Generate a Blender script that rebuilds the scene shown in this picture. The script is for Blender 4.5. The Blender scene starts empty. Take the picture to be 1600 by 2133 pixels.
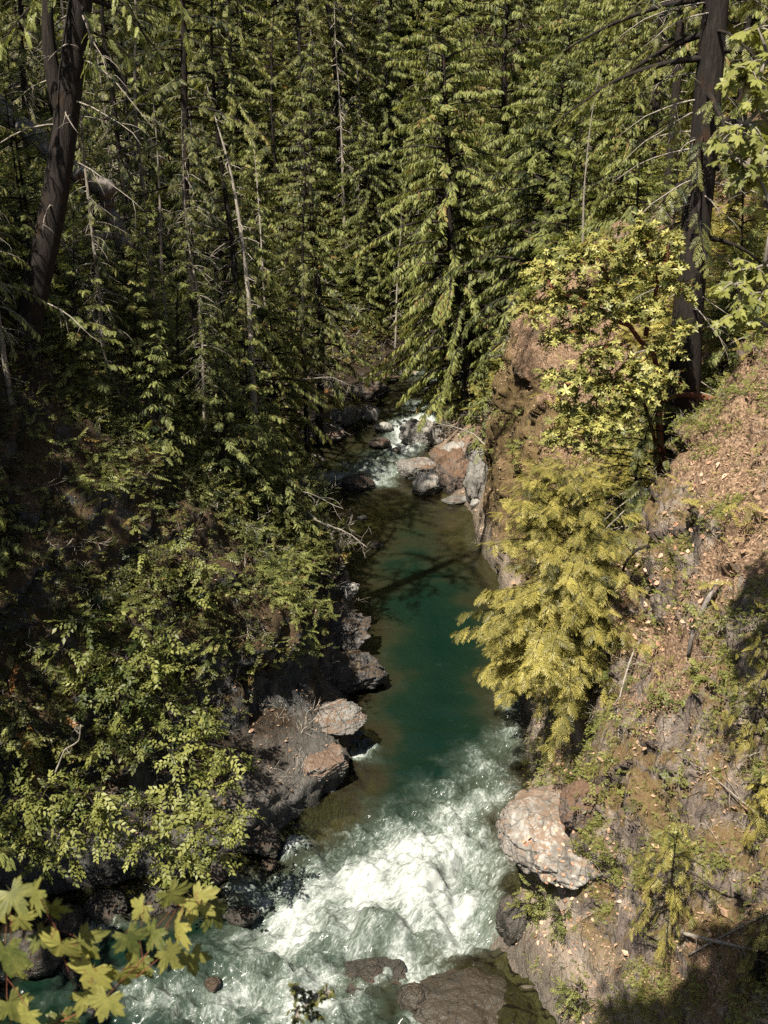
import bpy, bmesh, math, random
import numpy as np
from mathutils import Vector, Matrix
from mathutils.bvhtree import BVHTree

# ------------------------------------------------------------------ camera, world, sun, exposure
S = bpy.context.scene
C = S.collection
H_CAM, PITCH, FPX = 18.0, math.radians(22), 2186.6
cd = bpy.data.cameras.new('camera'); cam = bpy.data.objects.new('camera', cd); C.objects.link(cam)
cam.location = (0, 0, H_CAM); cam.rotation_euler = (math.pi/2 - PITCH, 0, 0)
cd.sensor_fit = 'VERTICAL'; cd.sensor_height = 36; cd.lens = 18/math.tan(math.radians(26))
cd.clip_start = 0.1; cd.clip_end = 2000
cd.dof.use_dof = True; cd.dof.focus_distance = 32; cd.dof.aperture_fstop = 3.2
S.camera = cam

SUN_EL, SUN_AZ = math.radians(57), math.radians(-150)      # direction TO the sun, azimuth from +Y clockwise
sdir = Vector((math.sin(SUN_AZ)*math.cos(SUN_EL), math.cos(SUN_AZ)*math.cos(SUN_EL), math.sin(SUN_EL)))
W = bpy.data.worlds.new('World'); S.world = W; W.use_nodes = True
wn = W.node_tree.nodes; sky = wn.new('ShaderNodeTexSky'); sky.sky_type = 'NISHITA'; sky.sun_disc = False
sky.sun_elevation = SUN_EL; sky.sun_rotation = SUN_AZ
W.node_tree.links.new(sky.outputs[0], wn['Background'].inputs[0]); wn['Background'].inputs[1].default_value = 0.05
sd = bpy.data.lights.new('sun', 'SUN'); sd.energy = 5.0; sd.angle = math.radians(0.5); sd.color = (1, .945, .83)
so = bpy.data.objects.new('sun', sd); C.objects.link(so); so.rotation_euler = sdir.to_track_quat('Z', 'Y').to_euler()
so.location = (-20, -20, 40)
S.view_settings.view_transform = 'Standard'; S.view_settings.look = 'None'
S.view_settings.gamma = 1; S.view_settings.exposure = 1.25
S.render.engine = 'CYCLES'
cy = S.cycles
cy.max_bounces = 5; cy.diffuse_bounces = 2; cy.glossy_bounces = 2; cy.transmission_bounces = 3; cy.transparent_max_bounces = 6
cy.use_denoising = False
cy.sample_clamp_indirect = 2; cy.sample_clamp_direct = 3; cy.caustics_reflective = False; cy.caustics_refractive = False

# ------------------------------------------------------------------ helpers
def sstep(a, b, x):
    t = np.clip((np.asarray(x, float)-a)/(b-a), 0, 1); return t*t*(3-2*t)
def hash3(ix, iy, iz, seed):
    h = (ix.astype(np.int64)*374761393 + iy.astype(np.int64)*668265263 + iz.astype(np.int64)*2147483647 + seed*1274126177) & 0xffffffff
    h = ((h ^ (h >> 13))*1274126177) & 0xffffffff
    h = ((h ^ (h >> 16))*2246822519) & 0xffffffff
    return ((h ^ (h >> 15)) & 0xffffff)/float(0xffffff)
def vn(p, seed=0):
    f = np.floor(p); w = p-f; w = w*w*(3-2*w); i = f.astype(np.int64)
    r = 0
    for dx in (0, 1):
        for dy in (0, 1):
            for dz in (0, 1):
                k = (w[:, 0] if dx else 1-w[:, 0])*(w[:, 1] if dy else 1-w[:, 1])*(w[:, 2] if dz else 1-w[:, 2])
                r = r + k*hash3(i[:, 0]+dx, i[:, 1]+dy, i[:, 2]+dz, seed)
    return r*2-1
def fbm(p, octv=4, seed=0, gain=.5):
    s = 0; a = 1; tot = 0; q = np.asarray(p, float)
    for k in range(octv):
        s = s+a*vn(q, seed+k*17); tot += a; a *= gain; q = q*2.03+13.7
    return s/tot*1.6
def ridged(p, octv=4, seed=0):
    s = 0; a = 1; tot = 0; q = np.asarray(p, float)
    for k in range(octv):
        s = s+a*(1-2*np.abs(vn(q, seed+k*31))); tot += a; a *= .5; q = q*2.1+7.3
    return s/tot
def worley(p, seed=0):
    """faceted cells: every cell gets its own height and its own tilt"""
    i0 = np.floor(p).astype(np.int64); best = np.full(len(p), 9.); val = np.zeros(len(p)); sec = np.full(len(p), 9.)
    for dx in (-1, 0, 1):
        for dy in (-1, 0, 1):
            for dz in (-1, 0, 1):
                a, b, c = i0[:, 0]+dx, i0[:, 1]+dy, i0[:, 2]+dz
                h = [hash3(a, b, c, seed+k) for k in range(5)]
                v = p-np.stack([a+h[0], b+h[1], c+h[2]], -1); d = (v**2).sum(1)
                t = h[3]-.5+(v[:, 0]*(h[4]-.5)+v[:, 1]*(h[0]-.5)+v[:, 2]*(h[1]-.5))*1.3
                m = d < best; sec = np.where(m, best, np.minimum(sec, d)); val = np.where(m, t, val); best = np.where(m, d, best)
    return val, np.sqrt(sec)-np.sqrt(best)
def norm(v):
    return v/np.maximum(np.linalg.norm(v, axis=-1, keepdims=True), 1e-9)
def ray(px, py):
    dx = (px-800)/FPX; dy = (1066.5-py)/FPX
    return np.array([dx, math.cos(PITCH)+dy*math.sin(PITCH), -math.sin(PITCH)+dy*math.cos(PITCH)])
def atY(px, py, Y):
    r = ray(px, py); return np.array([0, 0, H_CAM])+r*(Y/r[1])
def atZ(px, py, z=0):
    r = ray(px, py); return np.array([0, 0, H_CAM])+r*((z-H_CAM)/r[2])

class Geo:
    def __init__(s): s.V = []; s.F = []; s.T = []; s.n = 0
    def add(s, V, F, t=0.5):
        V = np.asarray(V, float).reshape(-1, 3); s.V.append(V)
        for f in (F if isinstance(F, list) else [F]): s.F.append(np.asarray(f, int)+s.n)
        s.T.append(np.broadcast_to(np.asarray(t, float), (len(V),)).copy()); s.n += len(V)
    def data(s): return np.concatenate(s.V), s.F, np.concatenate(s.T)
def make_mesh(name, V, F, mat, smooth=False, attrs=None, uv=None):
    me = bpy.data.meshes.new(name)
    me.vertices.add(len(V)); me.vertices.foreach_set('co', np.ascontiguousarray(V, np.float32).ravel())
    tot = np.concatenate([np.full(len(f), f.shape[1]) for f in F]); loops = np.concatenate([f.ravel() for f in F])
    me.loops.add(len(loops)); me.loops.foreach_set('vertex_index', loops.astype(np.int32))
    me.polygons.add(len(tot)); st = np.concatenate([[0], np.cumsum(tot)[:-1]])
    me.polygons.foreach_set('loop_start', st.astype(np.int32))
    if smooth: me.polygons.foreach_set('use_smooth', np.ones(len(tot), bool))
    for k, a in (attrs or {}).items():
        at = me.attributes.new(k, 'FLOAT', 'POINT'); at.data.foreach_set('value', np.asarray(a, np.float32))
    if uv is not None:
        l = me.uv_layers.new(name='flow'); l.data.foreach_set('uv', np.asarray(uv, np.float32)[loops].ravel())
    me.update(calc_edges=True); me.materials.append(mat)
    return me
def link(name, me, parent=None, loc=(0, 0, 0), rot=(0, 0, 0), sc=1):
    o = bpy.data.objects.new(name, me); C.objects.link(o); o.location = loc; o.rotation_euler = rot
    o.scale = (sc, sc, sc) if np.isscalar(sc) else sc
    if parent: o.parent = parent
    return o
def geo_obj(name, g, mat, parent=None, smooth=False, **k):
    V, F, T = g.data(); return link(name, make_mesh(name, V, F, mat, smooth, {'tint': T}), parent, **k)
def tag(o, label=None, cat=None, group=None, kind=None):
    if label: o['label'] = label
    if cat: o['category'] = cat
    if group: o['group'] = group
    if kind: o['kind'] = kind
    return o
def thing(name, label, cat, loc=(0, 0, 0), rotz=0, group=None, sc=1):
    return tag(link(name, None, None, loc, (0, 0, rotz), sc), label, cat, group)
def dup(root, loc, rotz, sc, label, group=None, lean=(0, 0)):
    r = root.copy(); C.objects.link(r); r.location = loc; r.rotation_euler = (lean[0], lean[1], rotz)
    r.scale = (sc, sc, sc) if np.isscalar(sc) else sc
    r['label'] = label
    if group: r['group'] = group
    elif 'group' in r: del r['group']
    for ch in root.children:
        c = ch.copy(); C.objects.link(c); c.parent = r
    return r

def tube(g, pts, rad, n=6, t=0.5, bark=0.0):
    pts = np.asarray(pts, float); rad = np.broadcast_to(np.asarray(rad, float), (len(pts),))
    d = norm(np.gradient(pts, axis=0)); ref = np.array([0.31, 0.95, 0.05]) if abs(d[0][1]) < .8 else np.array([1., 0, .1])
    a = norm(np.cross(d, ref)); b = np.cross(d, a)
    th = np.arange(n)*2*math.pi/n
    ring = np.cos(th)[None, :, None]*a[:, None]+np.sin(th)[None, :, None]*b[:, None]
    r = rad[:, None]*np.ones(n)[None]
    if bark:
        q = np.concatenate([ring.reshape(-1, 3)*2.2, ], 1)+np.repeat(pts*np.array([.5, .5, .35]), n, 0)
        r = r*(1+bark*ridged(q, 3, 5).reshape(len(pts), n))
    V = (pts[:, None]+ring*r[..., None]).reshape(-1, 3)
    i = np.arange(len(pts)-1)[:, None]*n; j = np.arange(n)[None]; k = (j+1) % n
    F = np.stack([i+j, i+k, i+n+k, i+n+j], -1).reshape(-1, 4)
    g.add(V, [F, np.array([list(range(n))[::-1]]), np.array([[(len(pts)-1)*n+m for m in range(n)]])] if n <= 12 else F, t)
def stamp(g, T, pos, fwd, nrm, sc, tint):
    """copies template T=(verts, [faces]) to every pos; local x=fwd, z=nrm"""
    TV, TF = T; N = len(pos)
    if N == 0: return
    f = norm(fwd); s = norm(np.cross(nrm, f)); u = np.cross(f, s)
    sc = np.broadcast_to(np.asarray(sc, float), (N,))
    M = np.stack([f, s, u], 1)*sc[:, None, None]
    V = np.einsum('vk,nkc->nvc', TV, M)+pos[:, None]
    off = np.arange(N)[:, None, None]*len(TV)
    g.add(V.reshape(-1, 3), [(F[None]+off).reshape(-1, F.shape[1]) for F in TF], np.repeat(np.broadcast_to(tint, (N,)), len(TV)))

# ---- foliage templates: local x = along the spray, unit length
def kites(items):
    """each item: base point, direction, length, width -> a folded kite of one quad"""
    V = []; F = []
    for (b, d, l, w) in items:
        b = np.array(b, float); d = np.array(d, float); d /= np.linalg.norm(d); s = np.cross([0, 0, 1], d); s /= max(np.linalg.norm(s), 1e-6)
        k = len(V); V += [b, b+d*l*.55+s*w, b+d*l, b+d*l*.55-s*w]; F.append([k, k+1, k+2, k+3])
    return np.array(V), [np.array(F)]
def spray(pairs, ang, wid, droop, lenf=.5, seed=1):
    r = random.Random(seed); it = []
    P = lambda x: (x, 0, -droop*x*x)
    for i in range(3): it.append((P(i*.3), (1, 0, -2*droop*(i*.3+.15)), .4, wid*.8))
    for i in range(pairs):
        x = .08+.85*i/pairs
        l = lenf*(1-.62*x)*r.uniform(.8, 1.15)*(.6+.4*min(1, x*5))
        for sg in (-1, 1):
            a = ang*r.uniform(.85, 1.15)
            it.append((P(x+r.uniform(-.02, .02)), (math.cos(a), sg*math.sin(a), -2*droop*x-r.uniform(0, .35)), l, wid*r.uniform(.8, 1.2)))
    return kites(it)
T_CEDAR = [spray(8, .50, .034, .34, .36, s) for s in range(4)]
T_HEML = [spray(8, .85, .030, .28, .34, s) for s in range(4)]
T_FINE = [spray(8, .9, .026, .34, .46, s) for s in range(4)]
T_FERN = spray(9, 1.25, .035, .6, .28, 9)
def leafblade(w=.24, fold=.12):
    xs = [0, .25, .6, 1]; ws = [.02, w, w*.85, 0]
    V = []; 
    for x, q in zip(xs, ws): V += [(x, q, fold*q*3-.12*x*x), (x, 0, -.12*x*x), (x, -q, fold*q*3-.12*x*x)]
    F = [[3*i+j, 3*i+j+1, 3*i+j+4, 3*i+j+3] for i in range(3) for j in range(2)]
    return np.array(V, float), [np.array(F)]
def quadleaf(w=.26):
    V = [(0, 0, 0), (.45, w, .06), (1, 0, -.1), (.45, -w, .06), (.5, 0, -.02)]
    return np.array(V, float), [np.array([[0, 4, 1], [1, 4, 2], [2, 4, 3], [3, 4, 0]])]
def combine(T, placements):
    V = []; F = []; n = 0
    TV, TF = T
    for (p, f, nr, s) in placements:
        f = np.array(f, float); f /= np.linalg.norm(f); sd_ = np.cross(nr, f); sd_ /= np.linalg.norm(sd_); u = np.cross(f, sd_)
        V.append((TV@np.array([f, sd_, u]))*s+np.array(p)); F.append(TF[0]+n); n += len(TV)
    return np.concatenate(V), [np.concatenate(F)]
def whorl(n, L, seed, T, rise=.3):
    r = random.Random(seed); pl = []
    for i in range(n):
        a = i*2*math.pi/n+r.uniform(-.3, .3)
        d = (math.cos(a), math.sin(a), r.uniform(-.2, rise)); pl.append(((0, 0, 0), d, (0, 0, 1) if abs(d[2]) < .9 else (1, 0, 0), L*r.uniform(.8, 1.15)))
    return combine(T, pl)
def twig(n, L, seed, T):
    r = random.Random(seed); pl = []
    for i in range(n):
        x = i/n; a = (.5+r.uniform(0, .6))*(1 if i % 2 else -1)
        pl.append(((x, 0, -.15*x*x), (math.cos(a), math.sin(a), r.uniform(-.5, .2)), (r.uniform(-.3, .3), r.uniform(-.3, .3), 1), L*r.uniform(.7, 1.15)))
    return combine(T, pl)
T_WHORL = [whorl(7, 1, s, quadleaf(.19)) for s in range(3)]
T_TWIG = [twig(8, .34, s, quadleaf(.27)) for s in range(3)]
def maple_outline():
    tips = [(-118, .62), (-60, .95), (0, 1.0), (60, .95), (118, .62)]; pts = [(0, 0)]
    prof = []
    for i, (a, r_) in enumerate(tips):
        a = math.radians(a)
        for da, rr in ((-.40, .66), (-.30, .84), (-.20, .76), (-.12, .90), (0, 1.05), (.12, .90), (.20, .76), (.30, .84), (.40, .66)):
            prof.append((a+da, r_*rr))
        if i < 4:
            am = math.radians((tips[i][0]+tips[i+1][0])/2); prof.append((am, .44))
    return prof
def maple_leaf(sag=.25, seed=0):
    prof = maple_outline(); r = random.Random(seed)
    V = [(0, 0, 0)]; 
    for a, q in prof:
        q *= r.uniform(.93, 1.05); x = q*math.cos(a); y = q*math.sin(a)
        V.append((x+.12, y, -sag*(q*q)+.05*math.cos(5.8*a)*q+r.uniform(-.02, .02)))
    V[0] = (.1, 0, .0); n = len(prof)
    V.append((-.25, 0, .05)); V.append((.1, .012, 0)); V.append((.1, -.012, 0))
    F = [[0, i+1, i+2] for i in range(n-1)]+[[n+1, n+3, n+2]]
    return np.array(V, float), [np.array(F)]
T_MAPLE = [maple_leaf(.30+.12*s, s) for s in range(4)]

# ------------------------------------------------------------------ materials
def newmat(name):
    m = bpy.data.materials.new(name); m.use_nodes = True; nt = m.node_tree; nt.nodes.clear()
    return m, nt
def N(nt, t, **k):
    n = nt.nodes.new(t)
    for a, v in k.items():
        if a.startswith('i_'):
            n.inputs[a[2:].replace('_', ' ')].default_value = v
        else: setattr(n, a, v)
    return n
def L(nt, a, b): nt.links.new(a, b)
def ramp(nt, fac, stops):
    r = nt.nodes.new('ShaderNodeValToRGB'); e = r.color_ramp.elements
    while len(e) < len(stops): e.new(.5)
    for x, (p, c) in zip(e, stops): x.position = p; x.color = (*c, 1) if len(c) == 3 else c
    L(nt, fac, r.inputs[0]); return r.outputs[0]
def mix(nt, f, a, b, t='MIX'):
    m = nt.nodes.new('ShaderNodeMix'); m.data_type = 'RGBA'; m.blend_type = t
    for v, i in ((f, 0), (a, 6), (b, 7)):
        if hasattr(v, 'links'): L(nt, v, m.inputs[i])
        else: m.inputs[i].default_value = v if i == 0 else (*v, 1)
    return m.outputs[2]
def math_(nt, op, a, b=0., c=None):
    m = nt.nodes.new('ShaderNodeMath'); m.operation = op
    for i, v in enumerate((a, b) if c is None else (a, b, c)):
        if hasattr(v, 'links'): L(nt, v, m.inputs[i])
        else: m.inputs[i].default_value = v
    return m.outputs[0]
def mrange(nt, v, a, b, c=0, d=1):
    m = nt.nodes.new('ShaderNodeMapRange'); L(nt, v, m.inputs[0])
    for i, x in enumerate((a, b, c, d)): m.inputs[i+1].default_value = x
    return m.outputs[0]
def noise(nt, co, scale, det=4, rough=.55, dist=0):
    n = nt.nodes.new('ShaderNodeTexNoise'); n.inputs['Scale'].default_value = scale; n.inputs['Detail'].default_value = det
    n.inputs['Roughness'].default_value = rough; n.inputs['Distortion'].default_value = dist
    if co is not None: L(nt, co, n.inputs['Vector'])
    return n.outputs[0]
def attr(nt, name):
    a = nt.nodes.new('ShaderNodeAttribute'); a.attribute_name = name; return a.outputs['Fac']

def leaf_mat(name, lo, hi, old=None, trans=.35, rough=.45, spec=.3, mott=0):
    m, nt = newmat(name)
    t = attr(nt, 'tint'); oi = nt.nodes.new('ShaderNodeObjectInfo')
    v = math_(nt, 'MULTIPLY_ADD', oi.outputs['Random'], .35, -.17); f = math_(nt, 'ADD', t, v)
    if mott:
        tc = nt.nodes.new('ShaderNodeTexCoord'); f = math_(nt, 'ADD', f, math_(nt, 'MULTIPLY_ADD', noise(nt, tc.outputs['Object'], mott, 5, .7), 1.3, -.65))
    stops = [(0, lo), (.85, hi)]
    if old: stops = [(0, lo), (.8, hi), (.93, hi), (.97, old)]
    c = ramp(nt, f, stops)
    p = N(nt, 'ShaderNodeBsdfPrincipled'); L(nt, c, p.inputs['Base Color']); p.inputs['Roughness'].default_value = rough
    p.inputs['Specular IOR Level'].default_value = spec
    tr = N(nt, 'ShaderNodeBsdfTranslucent'); tc = mix(nt, 1., c, (1.25, 1.3, .7), 'MULTIPLY'); L(nt, tc, tr.inputs[0])
    mx = N(nt, 'ShaderNodeMixShader'); mx.inputs[0].default_value = trans
    L(nt, p.outputs[0], mx.inputs[1]); L(nt, tr.outputs[0], mx.inputs[2])
    o = N(nt, 'ShaderNodeOutputMaterial'); L(nt, mx.outputs[0], o.inputs[0]); return m
def wood_mat(name, a, b, scale=6, moss=None, bump=.5):
    m, nt = newmat(name)
    tc = N(nt, 'ShaderNodeTexCoord'); mp = N(nt, 'ShaderNodeMapping'); mp.inputs['Scale'].default_value = (1, 1, .16)
    L(nt, tc.outputs['Object'], mp.inputs[0])
    n = noise(nt, mp.outputs[0], scale*2.2, 6, .65, .3); n2 = noise(nt, tc.outputs['Object'], 1.7, 4)
    c = ramp(nt, n, [(.3, a), (.7, b)])
    if moss: c = mix(nt, mrange(nt, n2, .56, .66), c, moss)
    p = N(nt, 'ShaderNodeBsdfPrincipled'); L(nt, c, p.inputs['Base Color']); p.inputs['Roughness'].default_value = .9
    p.inputs['Specular IOR Level'].default_value = .2
    bp = N(nt, 'ShaderNodeBump'); bp.inputs['Strength'].default_value = bump; bp.inputs['Distance'].default_value = .06; L(nt, n, bp.inputs['Height'])
    L(nt, bp.outputs[0], p.inputs['Normal'])
    o = N(nt, 'ShaderNodeOutputMaterial'); L(nt, p.outputs[0], o.inputs[0]); return m
def ground_mat(name, rock, mossc, duff, wetline=True, use_attr=True, moss_amt=.5, strata=(0, .35, 0), bd=.12):
    m, nt = newmat(name)
    tc = N(nt, 'ShaderNodeTexCoord'); co = tc.outputs['Object']
    geo = N(nt, 'ShaderNodeNewGeometry'); sp = N(nt, 'ShaderNodeSeparateXYZ'); L(nt, geo.outputs['Normal'], sp.inputs[0])
    ps = N(nt, 'ShaderNodeSeparateXYZ'); L(nt, geo.outputs['Position'], ps.inputs[0])
    mp = N(nt, 'ShaderNodeMapping'); mp.inputs['Scale'].default_value = (1.6, 1.2, .55); mp.inputs['Rotation'].default_value = strata; L(nt, co, mp.inputs[0])
    n1 = noise(nt, mp.outputs[0], 1.4, 6, .7); n2 = noise(nt, mp.outputs[0], 6, 5, .72); n3 = noise(nt, co, .8, 4, .62); n4 = noise(nt, co, 17, 3, .72)
    vo = N(nt, 'ShaderNodeTexVoronoi', feature='DISTANCE_TO_EDGE'); vo.inputs['Scale'].default_value = 1.3
    wv = N(nt, 'ShaderNodeVectorMath', operation='ADD'); nc = N(nt, 'ShaderNodeTexNoise'); nc.inputs['Scale'].default_value = 1.8; L(nt, mp.outputs[0], nc.inputs[0])
    L(nt, nc.outputs['Color'], wv.inputs[0]); L(nt, mp.outputs[0], wv.inputs[1]); L(nt, wv.outputs[0], vo.inputs['Vector'])
    crack = mrange(nt, math_(nt, 'ADD', vo.outputs[0], math_(nt, 'MULTIPLY', n2, .10)), .03, .10)
    rk = ramp(nt, n1, [(.25, rock[0]), (.45, rock[1]), (.6, rock[2]), (.75, rock[3])])
    rk = mix(nt, mrange(nt, n2, .35, .7, 0, .6), rk, rock[0]); rk = mix(nt, math_(nt, 'MULTIPLY', math_(nt, 'SUBTRACT', 1, crack), .8), rk, (.015, .014, .013))
    ms = mix(nt, mrange(nt, n4, .3, .7), mossc[0], mossc[1])
    df = ramp(nt, n4, [(.3, duff[0]), (.5, duff[1]), (.68, duff[2])])
    frag = math_(nt, 'MULTIPLY_ADD', n2, .9, math_(nt, 'MULTIPLY_ADD', n4, .5, -.7))
    # moss sits on gentler faces and in noise patches, duff on the gentlest
    ms_f = math_(nt, 'ADD', math_(nt, 'MULTIPLY', sp.outputs[2], .45), math_(nt, 'ADD', n3, frag))
    if use_attr: ms_f = math_(nt, 'ADD', ms_f, math_(nt, 'MULTIPLY', attr(nt, 'rust'), .75))
    a_moss = mrange(nt, ms_f, .98-moss_amt*.5, 1.16-moss_amt*.5)
    c = mix(nt, math_(nt, 'MULTIPLY', a_moss, .9), rk, ms)
    if use_attr:
        d = attr(nt, 'soil'); dd = math_(nt, 'ADD', d, math_(nt, 'ADD', math_(nt, 'MULTIPLY_ADD', n3, 1.6, -.8), frag)); a_duff = mrange(nt, dd, .40, .60)
        c = mix(nt, a_duff, c, df)
        rim = mrange(nt, math_(nt, 'ADD', ps.outputs[2], math_(nt, 'MULTIPLY', n3, 2.2)), 2.1, 2.9, 1, 0)
        c = mix(nt, math_(nt, 'MULTIPLY', math_(nt, 'MULTIPLY', rim, .6), mrange(nt, ps.outputs[1], 40, 60, 1, 0)), c, mix(nt, n2, rock[3], rock[1]))
    if wetline:
        wet = mrange(nt, math_(nt, 'ADD', ps.outputs[2], math_(nt, 'MULTIPLY', n3, -.9)), -.35, .15, 1, 0)
        c = mix(nt, math_(nt, 'MULTIPLY', wet, .65), c, (.03, .028, .022))
        ro = mrange(nt, wet, 0, 1, .9, .35)
    p = N(nt, 'ShaderNodeBsdfPrincipled'); L(nt, c, p.inputs['Base Color']); p.inputs['Roughness'].default_value = .9; p.inputs['Specular IOR Level'].default_value = .3
    if wetline: L(nt, ro, p.inputs['Roughness'])
    h = math_(nt, 'ADD', math_(nt, 'MULTIPLY', n2, 1.), math_(nt, 'ADD', math_(nt, 'MULTIPLY', n4, .35), math_(nt, 'MULTIPLY', crack, .35)))
    bp = N(nt, 'ShaderNodeBump'); bp.inputs['Strength'].default_value = .9; bp.inputs['Distance'].default_value = bd; L(nt, h, bp.inputs['Height'])
    L(nt, bp.outputs[0], p.inputs['Normal'])
    o = N(nt, 'ShaderNodeOutputMaterial'); L(nt, p.outputs[0], o.inputs[0]); return m

GREYROCK = [(.05, .038, .032), (.15, .115, .095), (.28, .225, .18), (.50, .42, .34)]
PALEROCK = [(.10, .092, .082), (.24, .225, .2), (.38, .36, .32), (.54, .52, .47)]
M = {}
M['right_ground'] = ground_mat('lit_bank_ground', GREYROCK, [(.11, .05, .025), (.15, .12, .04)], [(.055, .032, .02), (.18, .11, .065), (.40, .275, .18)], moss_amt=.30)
M['left_ground'] = ground_mat('shade_darkened_bank_ground', [(.015, .016, .017), (.045, .045, .043), (.10, .096, .088), (.24, .225, .2)], [(.075, .032, .012), (.04, .038, .015)], [(.010, .009, .006), (.026, .018, .010), (.075, .036, .014)], moss_amt=.2)  # rock and duff darkened to carry the left bank's shade in their colour
M['bed'] = ground_mat('riverbed_stones', [(.03, .027, .018), (.075, .06, .038), (.13, .105, .07), (.22, .18, .13)], [(.06, .05, .026), (.10, .075, .04)], [(.1, .08, .05)]*3, wetline=False, use_attr=False, moss_amt=.3)
M['boulder'] = ground_mat('grey_boulder', [(.07, .062, .055), (.2, .185, .165), (.31, .29, .26), (.46, .43, .39)], [(.12, .055, .028), (.18, .11, .06)], [(.1, .08, .05)]*3, use_attr=False, moss_amt=.25)
M['dark_boulder'] = ground_mat('wet_boulder', [(.03, .026, .022), (.08, .07, .058), (.14, .12, .1), (.24, .21, .18)], [(.12, .05, .03), (.16, .09, .05)], [(.1, .08, .05)]*3, use_attr=False, moss_amt=.2)
M['mossy_boulder'] = ground_mat('mossy_boulder', GREYROCK, [(.10, .05, .028), (.16, .10, .06)], [(.1, .08, .05)]*3, use_attr=False, moss_amt=.85)
M['dark_rock'] = ground_mat('fractured_rock', [(.02, .02, .022), (.075, .072, .07), (.16, .15, .14), (.3, .28, .25)], [(.07, .035, .018), (.09, .07, .04)], [(.1, .08, .05)]*3, use_attr=False, moss_amt=.35)
M['scored'] = ground_mat('scored_rock', [(.09, .08, .075), (.27, .25, .22), (.42, .39, .34), (.6, .56, .5)], [(.12, .07, .045), (.18, .115, .075)], [(.1, .08, .05)]*3, use_attr=False, moss_amt=.72)
M['pillar'] = ground_mat('weathered_rock', [(.07, .065, .055), (.2, .185, .16), (.33, .305, .265), (.5, .46, .4)], [(.15, .08, .03), (.2, .14, .05)], [(.1, .08, .05)]*3, use_attr=False, moss_amt=.3)
M['pale_boulder'] = ground_mat('pale_boulder', PALEROCK, [(.15, .06, .03), (.22, .12, .06)], [(.1, .08, .05)]*3, use_attr=False, moss_amt=.1, bd=.04)
M['ledge'] = ground_mat('bleached_ledge', [(.05, .042, .036), (.20, .18, .155), (.38, .35, .31), (.56, .53, .48)], [(.13, .08, .05), (.22, .15, .10)], [(.1, .08, .05)]*3, use_attr=False, moss_amt=.4, bd=.04)
M['wet_slab'] = ground_mat('wet_slab', [(.02, .016, .012), (.06, .046, .034), (.11, .085, .06), (.2, .155, .11)], [(.06, .035, .02), (.10, .065, .035)], [(.1, .08, .05)]*3, use_attr=False, moss_amt=.4, bd=.05)
M['cedar'] = leaf_mat('cedar_foliage', (.022, .034, .013), (.31, .325, .10), (.28, .18, .07), .45)
M['fir'] = leaf_mat('fir_foliage', (.014, .024, .012), (.24, .235, .07), None)
M['hemlock'] = leaf_mat('hemlock_foliage', (.04, .045, .014), (.46, .39, .105), None, .42)
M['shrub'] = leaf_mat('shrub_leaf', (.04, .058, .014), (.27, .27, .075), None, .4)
M['salal'] = leaf_mat('salal_leaf', (.018, .028, .010), (.13, .125, .035), (.22, .10, .03), .3)  # leaf green darkened so the colour holds some of the left slope's shade
M['arbutus'] = leaf_mat('arbutus_leaf', (.06, .068, .018), (.42, .39, .115), None, .25, .4, .3)
M['maple'] = leaf_mat('maple_leaf', (.07, .085, .022), (.30, .28, .075), (.22, .15, .05), .5, mott=22)
M['litter'] = leaf_mat('litter', (.08, .042, .025), (.38, .25, .16), None, .1)
M['pinkleaf'] = leaf_mat('fallen_leaf', (.34, .17, .10), (.62, .40, .28), None, .2)
M['bark'] = wood_mat('dark_bark', (.006, .005, .0045), (.034, .026, .021), 7, (.035, .02, .011), 1.)
M['palebark'] = wood_mat('grey_bark', (.09, .075, .06), (.3, .26, .21), 8)
M['dead'] = wood_mat('weathered_wood', (.11, .095, .078), (.34, .295, .24), 9)
M['redbark'] = wood_mat('arbutus_bark', (.08, .025, .014), (.19, .065, .036), 6)
M['log'] = wood_mat('log_wood', (.05, .042, .036), (.24, .21, .18), 5, (.14, .07, .035), 1.)

# ------------------------------------------------------------------ terrain
LE = [(2600, -1600), (2133, -650), (1950, -420), (1880, -60), (1830, 200), (1800, 400), (1750, 540), (1700, 630), (1640, 700), (1600, 722), (1540, 722), (1480, 722), (1400, 745), (1300, 740), (1250, 722),
      (1200, 715), (1130, 690), (1080, 650), (1030, 610), (1000, 595), (960, 605), (920, 650), (880, 700), (850, 735), (810, 770), (780, 820), (760, 870)]
RE = [(2600, 1290), (2133, 1165), (2000, 1085), (1900, 1035), (1840, 1090), (1760, 1072), (1700, 1072), (1620, 1102), (1500, 1102), (1400, 1088), (1300, 1075), (1200, 1035), (1170, 1016), (1120, 996), (1070, 985),
      (1045, 960), (1000, 900), (950, 890), (900, 920), (870, 950), (830, 985), (790, 1020), (760, 1070)]
lp = np.array([atZ(x, y)[:2] for y, x in LE]); rp = np.array([atZ(x, y)[:2] for y, x in RE])
lp = lp[lp[:, 1] > 16.0]; lp = np.vstack([[-6, 0], [-7, 10.5], [-13.5, 15.5], lp, [8, 80], [22, 92], [60, 112], [150, 150], [300, 220]]); rp = np.vstack([[4.5, 0], rp, [16, 78], [36, 90], [80, 108], [170, 140], [330, 200]])
def xL(Y): return np.interp(Y, lp[:, 1], lp[:, 0])
def xR(Y): return np.interp(Y, rp[:, 1], rp[:, 0])
WZ = [(0, -1.5), (8, -1.2), (14, -.75), (19, -.35), (23, -.05), (27, 0), (48, 0), (52, .15), (55, .3), (60, .8), (66, .9), (75, 1.3), (90, 1.8), (200, 3)]
def wz(Y): return np.interp(Y, [a for a, b in WZ], [b for a, b in WZ])

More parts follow.
